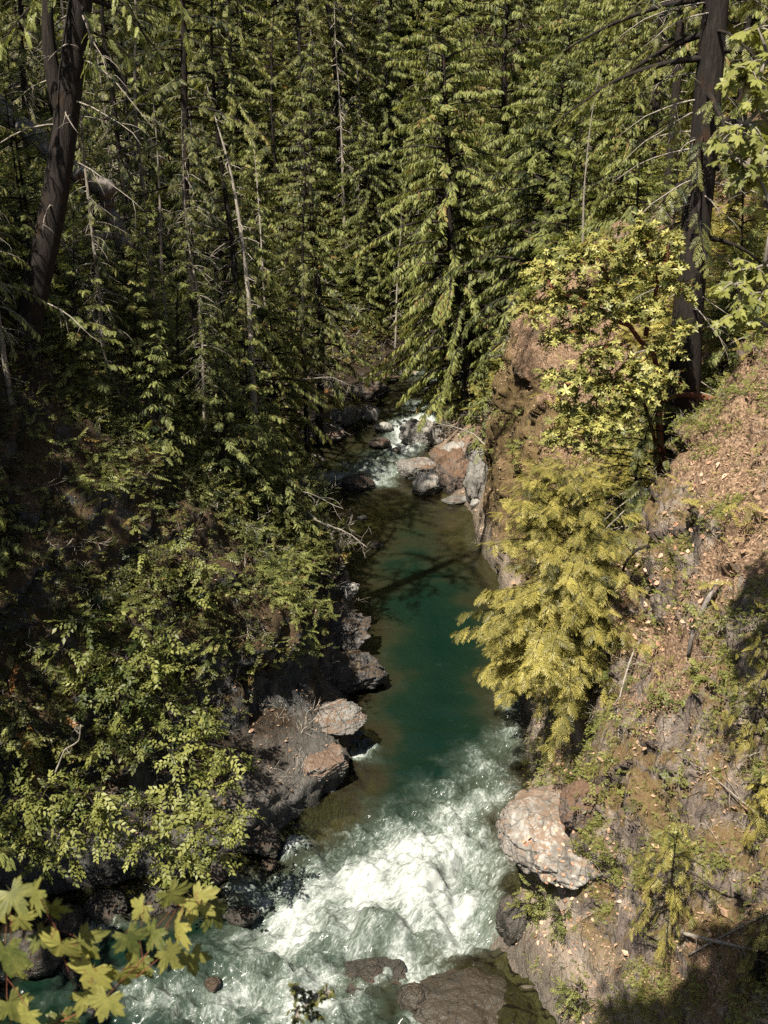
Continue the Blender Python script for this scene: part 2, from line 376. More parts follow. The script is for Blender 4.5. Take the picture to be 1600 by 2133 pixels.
RP = {0: [(0, 0), (.6, .7), (1.5, 1.6), (2.6, 3.2), (4, 6), (6.5, 10), (9, 13), (18, 19), (60, 45)],
      14: [(0, 0), (.5, .5), (1.2, 1.2), (2.0, 2.6), (3.2, 5.2), (5.2, 8.6), (8, 12.5), (18, 20), (60, 45)],
      18: [(0, 0), (.3, .5), (.9, 1.0), (1.7, 2.6), (2.7, 5.6), (4.4, 9.2), (7, 12.5), (17, 20), (60, 45)],
      20.6: [(0, 0), (.4, .5), (1.3, .9), (1.7, 3.0), (2.4, 6.0), (3.8, 9.8), (5.8, 12.6), (16, 20), (60, 45)],
      22.6: [(0, 0), (.5, .6), (.95, 1.6), (1.3, 4.0), (1.9, 6.6), (3.1, 9.4), (5.2, 12.8), (15, 20), (60, 45)],
      24: [(0, 0), (.3, .8), (.7, 2.2), (1.2, 3.6), (2.2, 5.6), (3.9, 8.6), (6, 11.8), (15, 19), (60, 45)],
      28: [(0, 0), (.2, 1.5), (.5, 2.8), (1.1, 3.8), (2.3, 5.4), (4.2, 9.6), (7, 13.5), (16, 20), (60, 46)],
      34: [(0, 0), (.2, 1.5), (.4, 2.8), (1.1, 4.4), (2.3, 6.4), (4.5, 10.0), (7.5, 14), (17, 22), (60, 48)],
      38: [(0, 0), (.15, 1.8), (.4, 4.0), (.7, 6.6), (1.3, 8.6), (3.2, 10.8), (7.5, 15), (17, 23), (60, 50)],
      42: [(0, 0), (.2, 1.8), (.45, 4.2), (.8, 7.0), (1.4, 9.3), (3.2, 11.4), (7.5, 16), (17, 24), (60, 52)],
      45: [(0, 0), (.8, .6), (1.8, 1.4), (2.6, 3.5), (3.6, 6.5), (5.5, 10.0), (9, 15), (18, 24), (60, 54)],
      56: [(0, .2), (1.5, .9), (3, 2.0), (4.4, 4.0), (6, 7), (8.5, 11), (13, 16), (22, 25), (60, 56)],
      72: [(0, 1.1), (1.5, 2.0), (3, 3.0), (5, 6.0), (7, 9.0), (10, 13), (15, 19), (25, 29), (60, 62)],
      100: [(0, 2), (1.5, 3), (3, 5), (5, 7.0), (7, 10.0), (10, 14), (15, 21), (25, 33), (80, 80)],
      220: [(0, 2), (1.5, 3), (3, 5), (5, 7.0), (7, 10.0), (10, 14), (15, 21), (25, 33), (80, 80)]}
LP = {0: [(0, 0), (.8, 1), (2, 3), (3.5, 5), (5, 7), (7, 10), (10, 13), (20, 20), (60, 45)],
      18: [(0, 0), (.8, .8), (1.5, 2), (2.5, 4), (3.5, 6), (5, 9), (7, 12), (18, 20), (60, 44)],
      21: [(0, 0), (.6, .6), (1.2, 1.2), (2.2, 2.4), (3.4, 5), (5, 8.2), (7.5, 11.6), (18, 20), (60, 44)],
      23.2: [(0, 0), (.25, .9), (1.3, 1.5), (2.7, 2.1), (3.4, 4.6), (5.3, 8), (7.7, 11.8), (18, 20), (60, 44)],
      25: [(0, 0), (.2, .9), (1.0, 1.5), (1.9, 2.1), (2.25, 4.6), (4.6, 8), (7.5, 12), (18, 20), (60, 44)],
      26.3: [(0, 0), (.5, .8), (.9, 1.8), (1.2, 3.8), (2.0, 4.8), (4.4, 8), (7.3, 12), (18, 20), (60, 44)],
      30: [(0, 0), (.8, .5), (1.2, 1.6), (1.5, 3.2), (2.3, 4.6), (4.3, 7.5), (7.2, 11.5), (18, 20), (60, 44)],
      33: [(0, 0), (.3, 1.0), (.6, 2.4), (1.0, 3.6), (1.8, 4.5), (4.0, 6.8), (7, 11.2), (18, 20), (60, 44)],
      37: [(0, 0), (.3, 1.0), (.6, 2.2), (1.0, 3.2), (1.8, 4.0), (4.2, 6.8), (7, 11.0), (18, 20), (60, 44)],
      44: [(0, 0), (.8, .7), (1.6, 1.3), (2.6, 2.4), (4, 4.4), (6, 7.8), (9, 12), (20, 20), (60, 46)],
      55: [(0, .2), (1.5, .6), (3, 1.2), (4.4, 2.0), (5.5, 4), (8, 8.6), (11, 13), (22, 21), (60, 48)],
      75: [(0, 1.2), (1.5, 1.8), (3, 2.8), (5, 4.4), (7.5, 7), (10, 10), (14, 14), (28, 24), (70, 58)],
      100: [(0, 2), (1.5, 3), (4, 5), (7, 7.6), (11, 11), (16, 16), (24, 23), (45, 40), (110, 90)],
      220: [(0, 2), (1.5, 3), (4, 5), (7, 7.6), (11, 11), (16, 16), (24, 23), (45, 40), (140, 110)]}
def profiles(D, Ys):
    ks = sorted(D); A = np.array([D[k] for k in ks], float); out = np.empty((len(Ys), A.shape[1], 2))
    for j in range(A.shape[1]):
        for c in range(2): out[:, j, c] = np.interp(Ys, ks, A[:, j, c])
    return out
Ys = np.concatenate([np.arange(3, 14, .16), np.arange(14, 30, .07), np.arange(30, 46, .1), np.arange(46, 80, .25), np.arange(80, 221, 1.2)])
def bank(name, side, D, edge, mat):
    P = profiles(D, Ys); n = len(Ys)
    P = np.concatenate([np.stack([np.full(n, -1.2), np.full(n, -1.4)], -1)[:, None]+np.stack([np.zeros(n), wz(Ys)], -1)[:, None], P], 1)
    P[:, 1:, 1] += (np.minimum(wz(Ys), 0))[:, None]*np.exp(-P[:, 1:, 1]/2)
    cnt = [12, 10, 12, 18, 24, 30, 34, 34, 44, 40]
    us = np.concatenate([np.linspace(k, k+1, cnt[k], endpoint=False) for k in range(P.shape[1]-1)]+[[P.shape[1]-1]])
    k = np.minimum(us.astype(int), P.shape[1]-2); f = (us-k)
    d = P[:, k, 0]*(1-f)+P[:, k+1, 0]*f; z = P[:, k, 1]*(1-f)+P[:, k+1, 1]*f
    # round the polyline corners
    for _ in range(3):
        d[:, 1:-1] = (d[:, :-2]+2*d[:, 1:-1]+d[:, 2:])/4; z[:, 1:-1] = (z[:, :-2]+2*z[:, 1:-1]+z[:, 2:])/4
    X = edge(Ys)[:, None]+side*d; Y = np.broadcast_to(Ys[:, None], X.shape).copy(); V = np.stack([X, Y, z], -1)
    m = len(us)
    du = np.gradient(V, axis=1); dv = np.gradient(V, axis=0); nn = norm(np.cross(dv, du)*(side)); nn = np.where(nn[..., 2:] < 0, -nn, nn)
    # out-facing normal must point to the river / up
    q = V.reshape(-1, 3); amp = np.clip(.3+q[:, 2]*.03, .3, 1.0)*np.where(q[:, 1] > 80, 2, 1)
    near = sstep(-1.4, .2, q[:, 2]-wz(q[:, 1]))*(.4+.6*sstep(.2, 3.5, q[:, 2]-wz(q[:, 1])))
    wq = q+np.stack([fbm(q*.9, 3, 5), fbm(q*.9+9, 3, 6), fbm(q*.9+5, 3, 7)], -1)*.35
    R = np.array([[.86, .1, .5], [-.2, .95, .2], [-.45, -.3, .84]]); tilt = wq@R
    far = sstep(60, 90, q[:, 1])
    big = fbm(q*.30, 4, 3)*.9
    w1, e1 = worley(tilt*np.array([.75, .55, .36]), 3); w2, e2 = worley(tilt*np.array([2.1, 1.6, .8]), 13); w3, _ = worley(tilt*np.array([5.2, 4.2, 2.6]), 23)
    soilm = sstep(*((.30, .60) if side > 0 else (.42, .7)), nn.reshape(-1, 3)[:, 2]+.25*fbm(q*.35, 3, 91))
    rk = 1-.8*soilm
    disp = (big*amp*.55+(w1*.62*(1.25 if side > 0 else 1)+w2*.26+w3*.085-.10*(1-sstep(0, .16, e1))-.035*(1-sstep(0, .12, e2)))*rk*(1-far)+ridged(q*1.9, 4, 41)*.07+fbm(q*6, 2, 47)*.03)*near
    V = V+nn*disp.reshape(n, m)[..., None]
    soil = soilm.reshape(n, m)*.8+.12*sstep(3, 9, z)-(.3*sstep(7, 4, z)*sstep(34, 30, Y) if side > 0 else 0)
    yy = q[:, 1]; rust = (.55*sstep(31, 36, yy)*sstep(50, 45, yy)+.32) if side > 0 else (.30+.25*sstep(2, 5, q[:, 2]))
    i = np.arange(n-1)[:, None]*m; j = np.arange(m-1)[None]
    F = np.stack([i+j, i+j+1, i+m+j+1, i+m+j], -1).reshape(-1, 4)
    if side < 0: F = F[:, ::-1]
    o = link(name, make_mesh(name, V.reshape(-1, 3), [F], mat, True, {'soil': soil.ravel(), 'rust': rust})); o['kind'] = 'structure'
    return V.reshape(-1, 3), F
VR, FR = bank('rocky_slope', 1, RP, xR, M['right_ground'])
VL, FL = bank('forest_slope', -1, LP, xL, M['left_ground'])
bvh = BVHTree.FromPolygons([tuple(v) for v in np.vstack([VR, VL])], [tuple(f) for f in np.vstack([FR, FL+len(VR)])])
CAMP = Vector((0, 0, H_CAM))
def ground(x, y):
    h = bvh.ray_cast(Vector((x, y, 150)), Vector((0, 0, -1)))
    return h[0].z if h[0] is not None else 0.
def hit(px, py):
    h = bvh.ray_cast(CAMP, Vector(ray(px, py)).normalized()); return (h[0], h[1]) if h[0] is not None else (None, None)
def hitw(px, py):
    """terrain or water, whichever comes first"""
    p, n = hit(px, py); w = atZ(px, py, 0); w[2] = float(wz(w[1]))
    if p is None or p.z < w[2]: return Vector(w), Vector((0, 0, 1))
    return p, n

# ------------------------------------------------------------------ water
def build_water():
    Yw = np.concatenate([np.arange(4, 13, .12), np.arange(13, 30, .045), np.arange(30, 50, .1), np.arange(50, 80, .15), np.arange(80, 150, 1)])
    nu = 260; a = xL(Yw)-1.0; b = xR(Yw)+1.0; a = np.maximum(a, b-26)
    u = np.linspace(0, 1, nu); X = a[:, None]*(1-u)+b[:, None]*u; Y = np.broadcast_to(Yw[:, None], X.shape)
    x = X.ravel(); y = Y.ravel(); dl = x-xL(y); dr = xR(y)-x
    # foam blobs: centre px,py, radius across, radius along (m), rotation, weight
    foam = np.zeros(len(x))
    blobs = [(1075, 1470, .45, 1.2, .0, .6), (1060, 1540, .6, 1.4, .2, .55), (1000, 1600, .8, 1.2, .3, .5), (1010, 1660, 1.0, 1.3, .3, .65), (940, 1700, 1.1, 1.3, .4, .8), (930, 1770, 1.3, 1.2, .3, .95),
             (850, 1790, 1.5, 1.3, .2, 1.05), (790, 1840, 1.6, 1.1, 0, 1.1), (880, 1870, 1.3, 1.1, 0, 1.2), (960, 1900, .9, .9, 0, 1.1), (700, 1860, 1.2, .8, 0, .95), (560, 1850, 1.0, .6, 0, .75), (620, 1900, 1.3, .7, 0, .95),
             (580, 1960, 1.1, .8, 0, 1.0), (730, 1940, 1.3, .9, 0, .75), (830, 1980, .8, .9, 0, .9), (880, 2040, .6, .9, 0, .8), (640, 2050, 1.2, .9, 0, .75), (480, 2080, 1.4, .8, 0, .78), (640, 2110, 1.2, .8, 0, .95),
             (880, 2110, .5, .8, 0, .7), (300, 2080, 1.4, .6, 0, .65), (180, 1930, 1.4, .5, 0, .45), (60, 1990, 1.5, .5, 0, .5), (750, 2110, .7, .7, 0, .4), (1000, 2090, .8, .5, 0, .3), (420, 1990, 1.2, .5, 0, .4), (960, 1960, .6, .4, 0, .8), (1030, 1920, .2, .9, 0, .5),
             (860, 895, 1.1, 1.6, 0, 1.2), (880, 870, 1.0, 1.2, 0, 1.0), (835, 925, 1.0, 1.6, 0, .8), (790, 975, 1.7, 1.6, 0, .55), (700, 995, 1.6, 1.0, 0, .65), (650, 1000, .8, .6, 0, .7), (790, 1005, .9, .7, 0, .7), (840, 960, 1.0, 1.2, 0, .3), (870, 845, .8, 1.5, 0, .45), (900, 790, 1.0, 2., 0, .5), (1000, 770, 2, 3, 0, .6),
             (745, 1575, .35, .35, 0, 1.0), (775, 1560, .3, .15, 0, .8), (610, 1765, .5, .3, 0, 1.2), (750, 1570, .3, .8, 0, .5), (1110, 1840, .25, .7, .3, .45), (1075, 1790, .15, .6, 0, .35)]
    for (px, py, ra, rb, rot, w) in blobs:
        c = atZ(px, py, 0); c = atZ(px, py, float(wz(c[1])))
        dx = x-c[0]; dy = y-c[1]; cs, sn = math.cos(rot), math.sin(rot); xx = dx*cs-dy*sn; yy = dx*sn+dy*cs
        foam = np.maximum(foam, w*np.exp(-((xx/ra)**2+(yy/rb)**2)*.75))+.12*w*np.exp(-((xx/ra)**2+(yy/rb)**2)*.75)
    foam = foam*(1+.45*sstep(47, 50, y))
    turb = sstep(.05, .6, foam); q = np.stack([x, y, np.zeros_like(x)], -1)
    rap = np.maximum(sstep(26, 19, y), sstep(52, 57, y)*.3)
    wave = fbm(q*np.array([1.0, 1.2, 1]), 4, 9)*.22*(.11+rap+turb)+fbm(q*np.array([4, 4, 1]), 4, 19)*.09*(.05+rap*.5+turb)+turb*.06*ridged(q*np.array([1.4, 1.9, 1]), 4, 29)+turb*.05*fbm(q*9, 3, 39)
    lump = np.zeros(len(x))
    Z = wz(y)+wave+lump
    # water body depth: shoals and pool
    depth = np.minimum(dl, dr)*.9+.0*x
    k36 = sstep(33, 40, y); depth = depth*(1-k36)+k36*(depth*.5*(1-.55*sstep(38, 47, y))+.1); depth = depth+fbm(q*np.array([.6, .9, 1]), 5, 61, .6)*.55
    k22 = sstep(24, 20, y); depth = depth*(1-.55*k22)-.7*k22*sstep(1, -4, x)-.25*k22+fbm(q*1.4, 3, 63)*.5*k22
    for (px, py, ra, rb, dz) in [(760, 1085, 1.3, 1.6, .9), (770, 1620, .5, .7, .4), (670, 1700, .9, .7, 1.4), (820, 1130, .8, .6, .3), (1050, 1780, .5, 2.5, .8), (780, 1990, .6, .5, 1.0), (1020, 2060, 1.0, 1.0, 1.2), (300, 1900, 2.0, .4, .7), (840, 1340, 1., .7, .35)]:
        c = atZ(px, py, 0); depth -= dz*np.exp(-((x-c[0])/ra)**2-((y-c[1])/rb)**2)*1.2
    m = nu; n = len(Yw); i = np.arange(n-1)[:, None]*m; j = np.arange(m-1)[None]
    F = np.stack([i+j, i+j+1, i+m+j+1, i+m+j], -1).reshape(-1, 4)
    # coordinates that follow the current, for the streaks
    cen = (xL(Yw)+xR(Yw))/2; fl = np.stack([x-np.interp(y, Yw, cen)*.5, y], -1)
    mt, nt = newmat('river_water')
    uvn = N(nt, 'ShaderNodeUVMap'); uvn.uv_map = 'flow'
    fo = attr(nt, 'foam'); de = attr(nt, 'depth')
    wn_ = N(nt, 'ShaderNodeTexNoise'); wn_.inputs['Scale'].default_value = 1.1; wn_.inputs['Detail'].default_value = 5; L(nt, uvn.outputs[0], wn_.inputs[0])
    sc = N(nt, 'ShaderNodeVectorMath', operation='MULTIPLY_ADD'); L(nt, wn_.outputs['Color'], sc.inputs[0]); sc.inputs[1].default_value = (.45, .45, 0); L(nt, uvn.outputs[0], sc.inputs[2])
    mp = N(nt, 'ShaderNodeMapping'); mp.inputs['Scale'].default_value = (1.1, .9, 1); mp.inputs['Rotation'].default_value = (0, 0, -.45); L(nt, sc.outputs[0], mp.inputs[0])
    nA = noise(nt, mp.outputs[0], 1.25, 8, .66); nB = noise(nt, mp.outputs[0], 6, 6, .72); nC = noise(nt, uvn.outputs[0], 34, 3, .6); nD = noise(nt, uvn.outputs[0], 15, 5, .75)
    nz = math_(nt, 'ADD', math_(nt, 'MULTIPLY_ADD', nA, 2.5, -1.27), math_(nt, 'ADD', math_(nt, 'MULTIPLY_ADD', nB, 1.3, -.65), math_(nt, 'MULTIPLY_ADD', nD, 1.9, -.95)))
    f1 = math_(nt, 'ADD', math_(nt, 'MULTIPLY', fo, 1.05), math_(nt, 'MULTIPLY', nz, mrange(nt, fo, .0, .3, .55, 1)))
    foamf = mrange(nt, f1, .42, 1.25); foamf = math_(nt, 'POWER', foamf, .9)
    speck = math_(nt, 'MULTIPLY', mrange(nt, nC, .66, .74), mrange(nt, math_(nt, 'ADD', fo, nA), .52, .75)); foamf = math_(nt, 'MAXIMUM', foamf, math_(nt, 'MULTIPLY', speck, .7))
    dd = math_(nt, 'ADD', de, math_(nt, 'MULTIPLY_ADD', nA, .6, -.3))
    body = ramp(nt, mrange(nt, dd, 0, 2.6), [(0, (.048, .036, .019)), (.3, (.022, .022, .011)), (.6, (.005, .014, .008)), (1, (.0018, .0115, .0075))])
    aer = mrange(nt, math_(nt, 'ADD', fo, math_(nt, 'MULTIPLY_ADD', nA, .9, -.45)), .08, .85)
    body = mix(nt, math_(nt, 'MULTIPLY', aer, .85), body, (.07, .088, .068))
    dif = N(nt, 'ShaderNodeBsdfDiffuse'); L(nt, body, dif.inputs[0])
    trn = N(nt, 'ShaderNodeBsdfTransparent'); trn.inputs[0].default_value = (.62, .68, .45, 1)
    opq = math_(nt, 'MAXIMUM', mrange(nt, dd, .0, 1.1, .12, 1), math_(nt, 'MINIMUM', math_(nt, 'MULTIPLY', aer, 1.6), 1))
    m1 = N(nt, 'ShaderNodeMixShader'); L(nt, opq, m1.inputs[0]); L(nt, trn.outputs[0], m1.inputs[1]); L(nt, dif.outputs[0], m1.inputs[2])
    gl = N(nt, 'ShaderNodeBsdfGlossy'); gl.inputs['Roughness'].default_value = .1
    fr = N(nt, 'ShaderNodeFresnel'); fr.inputs[0].default_value = 1.33
    bh = math_(nt, 'ADD', math_(nt, 'MULTIPLY', nA, .5), math_(nt, 'ADD', math_(nt, 'MULTIPLY', nB, .3), math_(nt, 'MULTIPLY', noise(nt, uvn.outputs[0], 9, 5, .6), .22)))
    bp = N(nt, 'ShaderNodeBump'); bp.inputs['Strength'].default_value = .8; bp.inputs['Distance'].default_value = .25; L(nt, bh, bp.inputs['Height'])
    L(nt, bp.outputs[0], dif.inputs['Normal'])
    bg = N(nt, 'ShaderNodeBump'); bg.inputs['Strength'].default_value = .3; bg.inputs['Distance'].default_value = .05; L(nt, bh, bg.inputs['Height'])
    for k in (gl, fr): L(nt, bg.outputs[0], k.inputs['Normal'])
    m2 = N(nt, 'ShaderNodeMixShader'); L(nt, fr.outputs[0], m2.inputs[0]); L(nt, m1.outputs[0], m2.inputs[1]); L(nt, gl.outputs[0], m2.inputs[2])
    fd = N(nt, 'ShaderNodeBsdfDiffuse'); fc = mix(nt, mrange(nt, f1, .5, 1.4), (.095, .12, .10), (.34, .352, .33)); L(nt, fc, fd.inputs[0])
    bf = N(nt, 'ShaderNodeBump'); bf.inputs['Strength'].default_value = .5; bf.inputs['Distance'].default_value = .12; L(nt, math_(nt, 'ADD', nA, math_(nt, 'MULTIPLY', nB, .4)), bf.inputs['Height']); L(nt, bf.outputs[0], fd.inputs['Normal'])
    m3 = N(nt, 'ShaderNodeMixShader'); L(nt, foamf, m3.inputs[0]); L(nt, m2.outputs[0], m3.inputs[1]); L(nt, fd.outputs[0], m3.inputs[2])
    o = N(nt, 'ShaderNodeOutputMaterial'); L(nt, m3.outputs[0], o.inputs[0])
    V = np.stack([x, y, Z], -1)
    ob = link('river', make_mesh('river', V, [F], mt, True, {'foam': foam, 'depth': depth}, uv=fl)); ob['kind'] = 'structure'
    # riverbed
    Yb = np.concatenate([np.arange(3, 60, .2), np.arange(60, 150, 1)]); nu = 90; u = np.linspace(0, 1, nu)
    a = xL(Yb)-1.5; b = xR(Yb)+1.5; X = a[:, None]*(1-u)+b[:, None]*u; Y = np.broadcast_to(Yb[:, None], X.shape)
    x = X.ravel(); y = Y.ravel(); q = np.stack([x, y, 0*x], -1)
    dz = np.clip(np.minimum(x-xL(y), xR(y)-x), -1, 2.5)
    Z = wz(y)-.45-.5*np.clip(dz, 0, 3)*np.where(y > 36, .45, 1)+ridged(q*1.3, 3, 81)*.16+ridged(q*3., 2, 85)*.06
    m = nu; n = len(Yb); i = np.arange(n-1)[:, None]*m; j = np.arange(m-1)[None]
    F = np.stack([i+j, i+j+1, i+m+j+1, i+m+j], -1).reshape(-1, 4)
    ob = link('riverbed', make_mesh('riverbed', np.stack([x, y, Z], -1), [F], M['bed'], True)); ob['kind'] = 'structure'
build_water()

# ------------------------------------------------------------------ boulders
def rock_mesh(seed, dims, ang=.8, sub=5, mat=None, rough=1.):
    sub += 1 if max(dims) > .5 and sub == 5 else 0; bm = bmesh.new(); bmesh.ops.create_icosphere(bm, subdivisions=sub, radius=1)
    D = np.array([v.co[:] for v in bm.verts]); F = np.array([[v.index for v in f.verts] for f in bm.faces]); bm.free()
    r = np.random.RandomState(seed); K = 13
    n = norm(r.normal(size=(K, 3))); h = r.uniform(.62, 1.0, K)
    dots = D@n.T; c = np.where(dots > .05, h/np.maximum(dots, .05), 9); rr = np.minimum(c.min(1), 1.25)
    rr = rr*ang+(1-ang)*.9
    P = D*rr[:, None]; q = P*1.3+seed*3.7
    P = P*(1+rough*(.10*fbm(q, 3, seed)+.045*ridged(q*2.6, 3, seed+5)+.02*fbm(q*8, 2, seed+8)))[:, None]
    wq = P*2.1+seed+fbm(P*2, 2, seed)[:, None]*.3; w1, e1 = worley(wq*np.array([1, 1, .7]), seed); w2, e2 = worley(wq*2.6, seed+4)
    P = P*(1+.13*ang*w1-.035*(1-sstep(0, .12, e1))+.05*w2-.015*(1-sstep(0, .12, e2)))[:, None]
    return make_mesh('rock', P*np.array(dims), [F], mat, True)
nrock = 0
def boulder(px, py, w, h, label, mat='boulder', depth=.8, seed=None, ang=.8, name='boulder', z=None, rot=None, sink=.25, cat='boulder'):
    """px,py = where its foot meets the water or bank in the photograph, w,h its apparent size there"""
    global nrock; nrock += 1
    p, _ = hitw(px, py) if z is None else (Vector(atZ(px, py, z)), 0)
    t = (p-CAMP).length/FPX*.98; W_ = w*t/2; Hh = h*t*(.62 if p.y < 40 else .5); sd_ = seed or nrock*7+3
    o = link(name, rock_mesh(sd_, (W_, W_*depth, Hh), ang, 5 if w > 60 else 4, M[mat]))
    o.location = (p.x, p.y+W_*depth*.7, p.z+Hh*(1-2*sink)); o.rotation_euler = (0, 0, 0 if rot is None else rot)
    return tag(o, label, cat)
boulder(945, 1025, 85, 115, 'rust brown mossy boulder in the middle of the pile beside the narrow pool', 'mossy_boulder', seed=11)
boulder(870, 1000, 95, 55, 'smooth dark grey boulder lying over the water at the left end of the pile', 'boulder', seed=5, ang=.6)
boulder(893, 1030, 70, 50, 'pale rounded boulder at the waterline in front of the rust mossy one', 'pale_boulder', seed=8)
boulder(995, 1045, 70, 150, 'tall grey blotched boulder wedged against the cliff', 'boulder', seed=21)
boulder(880, 940, 78, 62, 'triangular grey boulder beside the far white rapid', 'boulder', seed=31, ang=1)
boulder(852, 932, 38, 34, 'small brown boulder just left of the triangular grey one', 'dark_boulder', seed=33)
boulder(945, 950, 55, 36, 'flat topped pale boulder behind the pile', 'pale_boulder', seed=37)
boulder(990, 955, 45, 50, 'light grey boulder between the pile and the overhanging branches', 'boulder', seed=39)
boulder(920, 970, 55, 45, 'reddish boulder wedged above the dark smooth one', 'mossy_boulder', seed=43)
boulder(742, 1022, 75, 36, 'dark humped boulder standing in the river before the second rapid', 'dark_boulder', seed=47, ang=.5)
boulder(792, 942, 55, 26, 'brown boulder in midstream left of the triangular one', 'dark_boulder', seed=51, ang=.5)
boulder(800, 912, 40, 26, 'tan rounded boulder at the left edge of the far rapid', 'pale_boulder', seed=53, ang=.5)
boulder(770, 895, 45, 36, 'grey boulder on the left shore beside the far rapid', 'boulder', seed=59)
boulder(945, 1052, 60, 14, 'low white flat stone awash below the boulder pile', 'pale_boulder', seed=61, ang=.5)
boulder(990, 1056, 22, 20, 'small white stone between the pile and the cliff foot', 'pale_boulder', seed=63)
boulder(968, 1046, 18, 14, 'tiny pale stone tucked under the rust mossy boulder', 'pale_boulder', seed=65)
boulder(755, 1084, 26, 10, 'small white stone breaking the surface of the brown pool', 'pale_boulder', seed=67, ang=.5)
boulder(785, 1142, 34, 14, 'small dark blue grey stone in the shaded pool', 'dark_boulder', seed=69, ang=.5)
boulder(825, 950, 24, 14, 'little brown stone below the far rapid', 'dark_boulder', seed=71)
boulder(838, 978, 22, 10, 'little tan stone nearly awash left of the pile', 'dark_boulder', seed=73)
boulder(800, 825, 80, 22, "flat dark ledge boulder crossing the stream above the far rapid", "dark_boulder", seed=75)
boulder(760, 860, 80, 45, 'blue grey shaded boulder on the left shore upstream', 'dark_boulder', seed=77)
boulder(850, 812, 50, 18, 'pale driftwood coloured boulder beyond the dark ledge', 'pale_boulder', seed=79)
boulder(905, 850, 50, 26, 'dark wet boulder at the head of the far rapid', 'dark_boulder', seed=81)
boulder(680, 930, 90, 40, 'broken light grey rock on the left shore opposite the far rapid', 'boulder', seed=83)
boulder(720, 900, 70, 40, 'dappled grey rock higher on the left shore opposite the far rapid', 'boulder', seed=85)
boulder(655, 980, 60, 30, 'brown shore rock at the foot of the dark trees', 'boulder', seed=87)
boulder(990, 800, 60, 30, 'sunlit tan rock by the farthest visible water', 'pale_boulder', seed=89)
# near ones
boulder(1205, 1815, 290, 100, 'large white and grey rounded rock ledge scattered with orange leaves', 'ledge', depth=1.1, seed=101, ang=.3, sink=.42, name='rock_ledge', cat='rock')
boulder(1215, 1730, 105, 95, 'brown rounded boulder sitting on the white ledge under the cliff', 'mossy_boulder', seed=103, ang=.5)
boulder(670, 1615, 130, 40, 'pale jagged end of the lit left ledge beside the small foam patch', 'scored', seed=106, ang=1, sink=.4)
boulder(865, 2070, 80, 60, 'dark wet boulder splitting the white rapid at the bottom', 'wet_slab', seed=107, ang=.5, sink=.45)
boulder(1010, 2130, 320, 90, 'broad brown wet rock slab washed by the lower rapid', 'wet_slab', seed=109, ang=.5, sink=.68, name='rock_slab', cat='rock')
boulder(775, 2025, 150, 50, 'submerged brown rock under the foam in the middle of the rapid', 'dark_boulder', seed=111, ang=.5, sink=.82)
boulder(1075, 1960, 90, 80, 'brown rock at the right water edge beside the white rapid', 'dark_boulder', seed=113)
boulder(60, 2010, 120, 80, 'red brown boulder in the water at the lower left', 'dark_boulder', seed=115, ang=.5)
boulder(130, 1920, 80, 50, 'brown rock at the shaded shore of the lower left shallows', 'dark_boulder', seed=117, ang=.5)
boulder(215, 1900, 90, 50, 'dark rounded rock under the leafy shrubs at the shore', 'dark_boulder', seed=119, ang=.5)
boulder(330, 1880, 70, 40, 'mottled rock where the shaded shore meets the foam', 'dark_boulder', seed=121)
boulder(440, 1830, 80, 50, 'dark cobble under the lowest shrub branches', 'dark_boulder', seed=123)
boulder(560, 1800, 34, 20, 'small orange tinted stone at the foam edge', 'mossy_boulder', seed=125)
boulder(440, 2030, 34, 20, 'small red brown stone in the rapid beside the maple leaves', 'mossy_boulder', seed=127)
boulder(190, 2080, 70, 30, 'pink grey stone in the shallows under the maple leaves', 'boulder', seed=129)
boulder(150, 2000, 60, 26, 'low grey stone in the shallows left of the maple leaves', 'dark_boulder', seed=131)
boulder(540, 1770, 90, 40, 'black wet rock in the shadow left of the foam patch', 'dark_boulder', seed=133)
boulder(500, 1900, 60, 24, 'dark stone at the left side of the main rapid', 'dark_boulder', seed=135, sink=.45)
boulder(722, 1245, 50, 36, 'sunlit jagged rock at the foot of the mossy dome', 'pale_boulder', seed=137, ang=1)
boulder(700, 1335, 160, 60, 'blue grey cracked rock on the shaded left shore', 'dark_rock', seed=139, ang=1, sink=.45)
boulder(705, 1435, 160, 60, 'smooth grey rock below the dark outcrop', 'dark_rock', seed=141, sink=.45)
boulder(680, 1525, 140, 45, 'pale shaded rock between the dark outcrop and the lit one', 'boulder', seed=143, sink=.4)

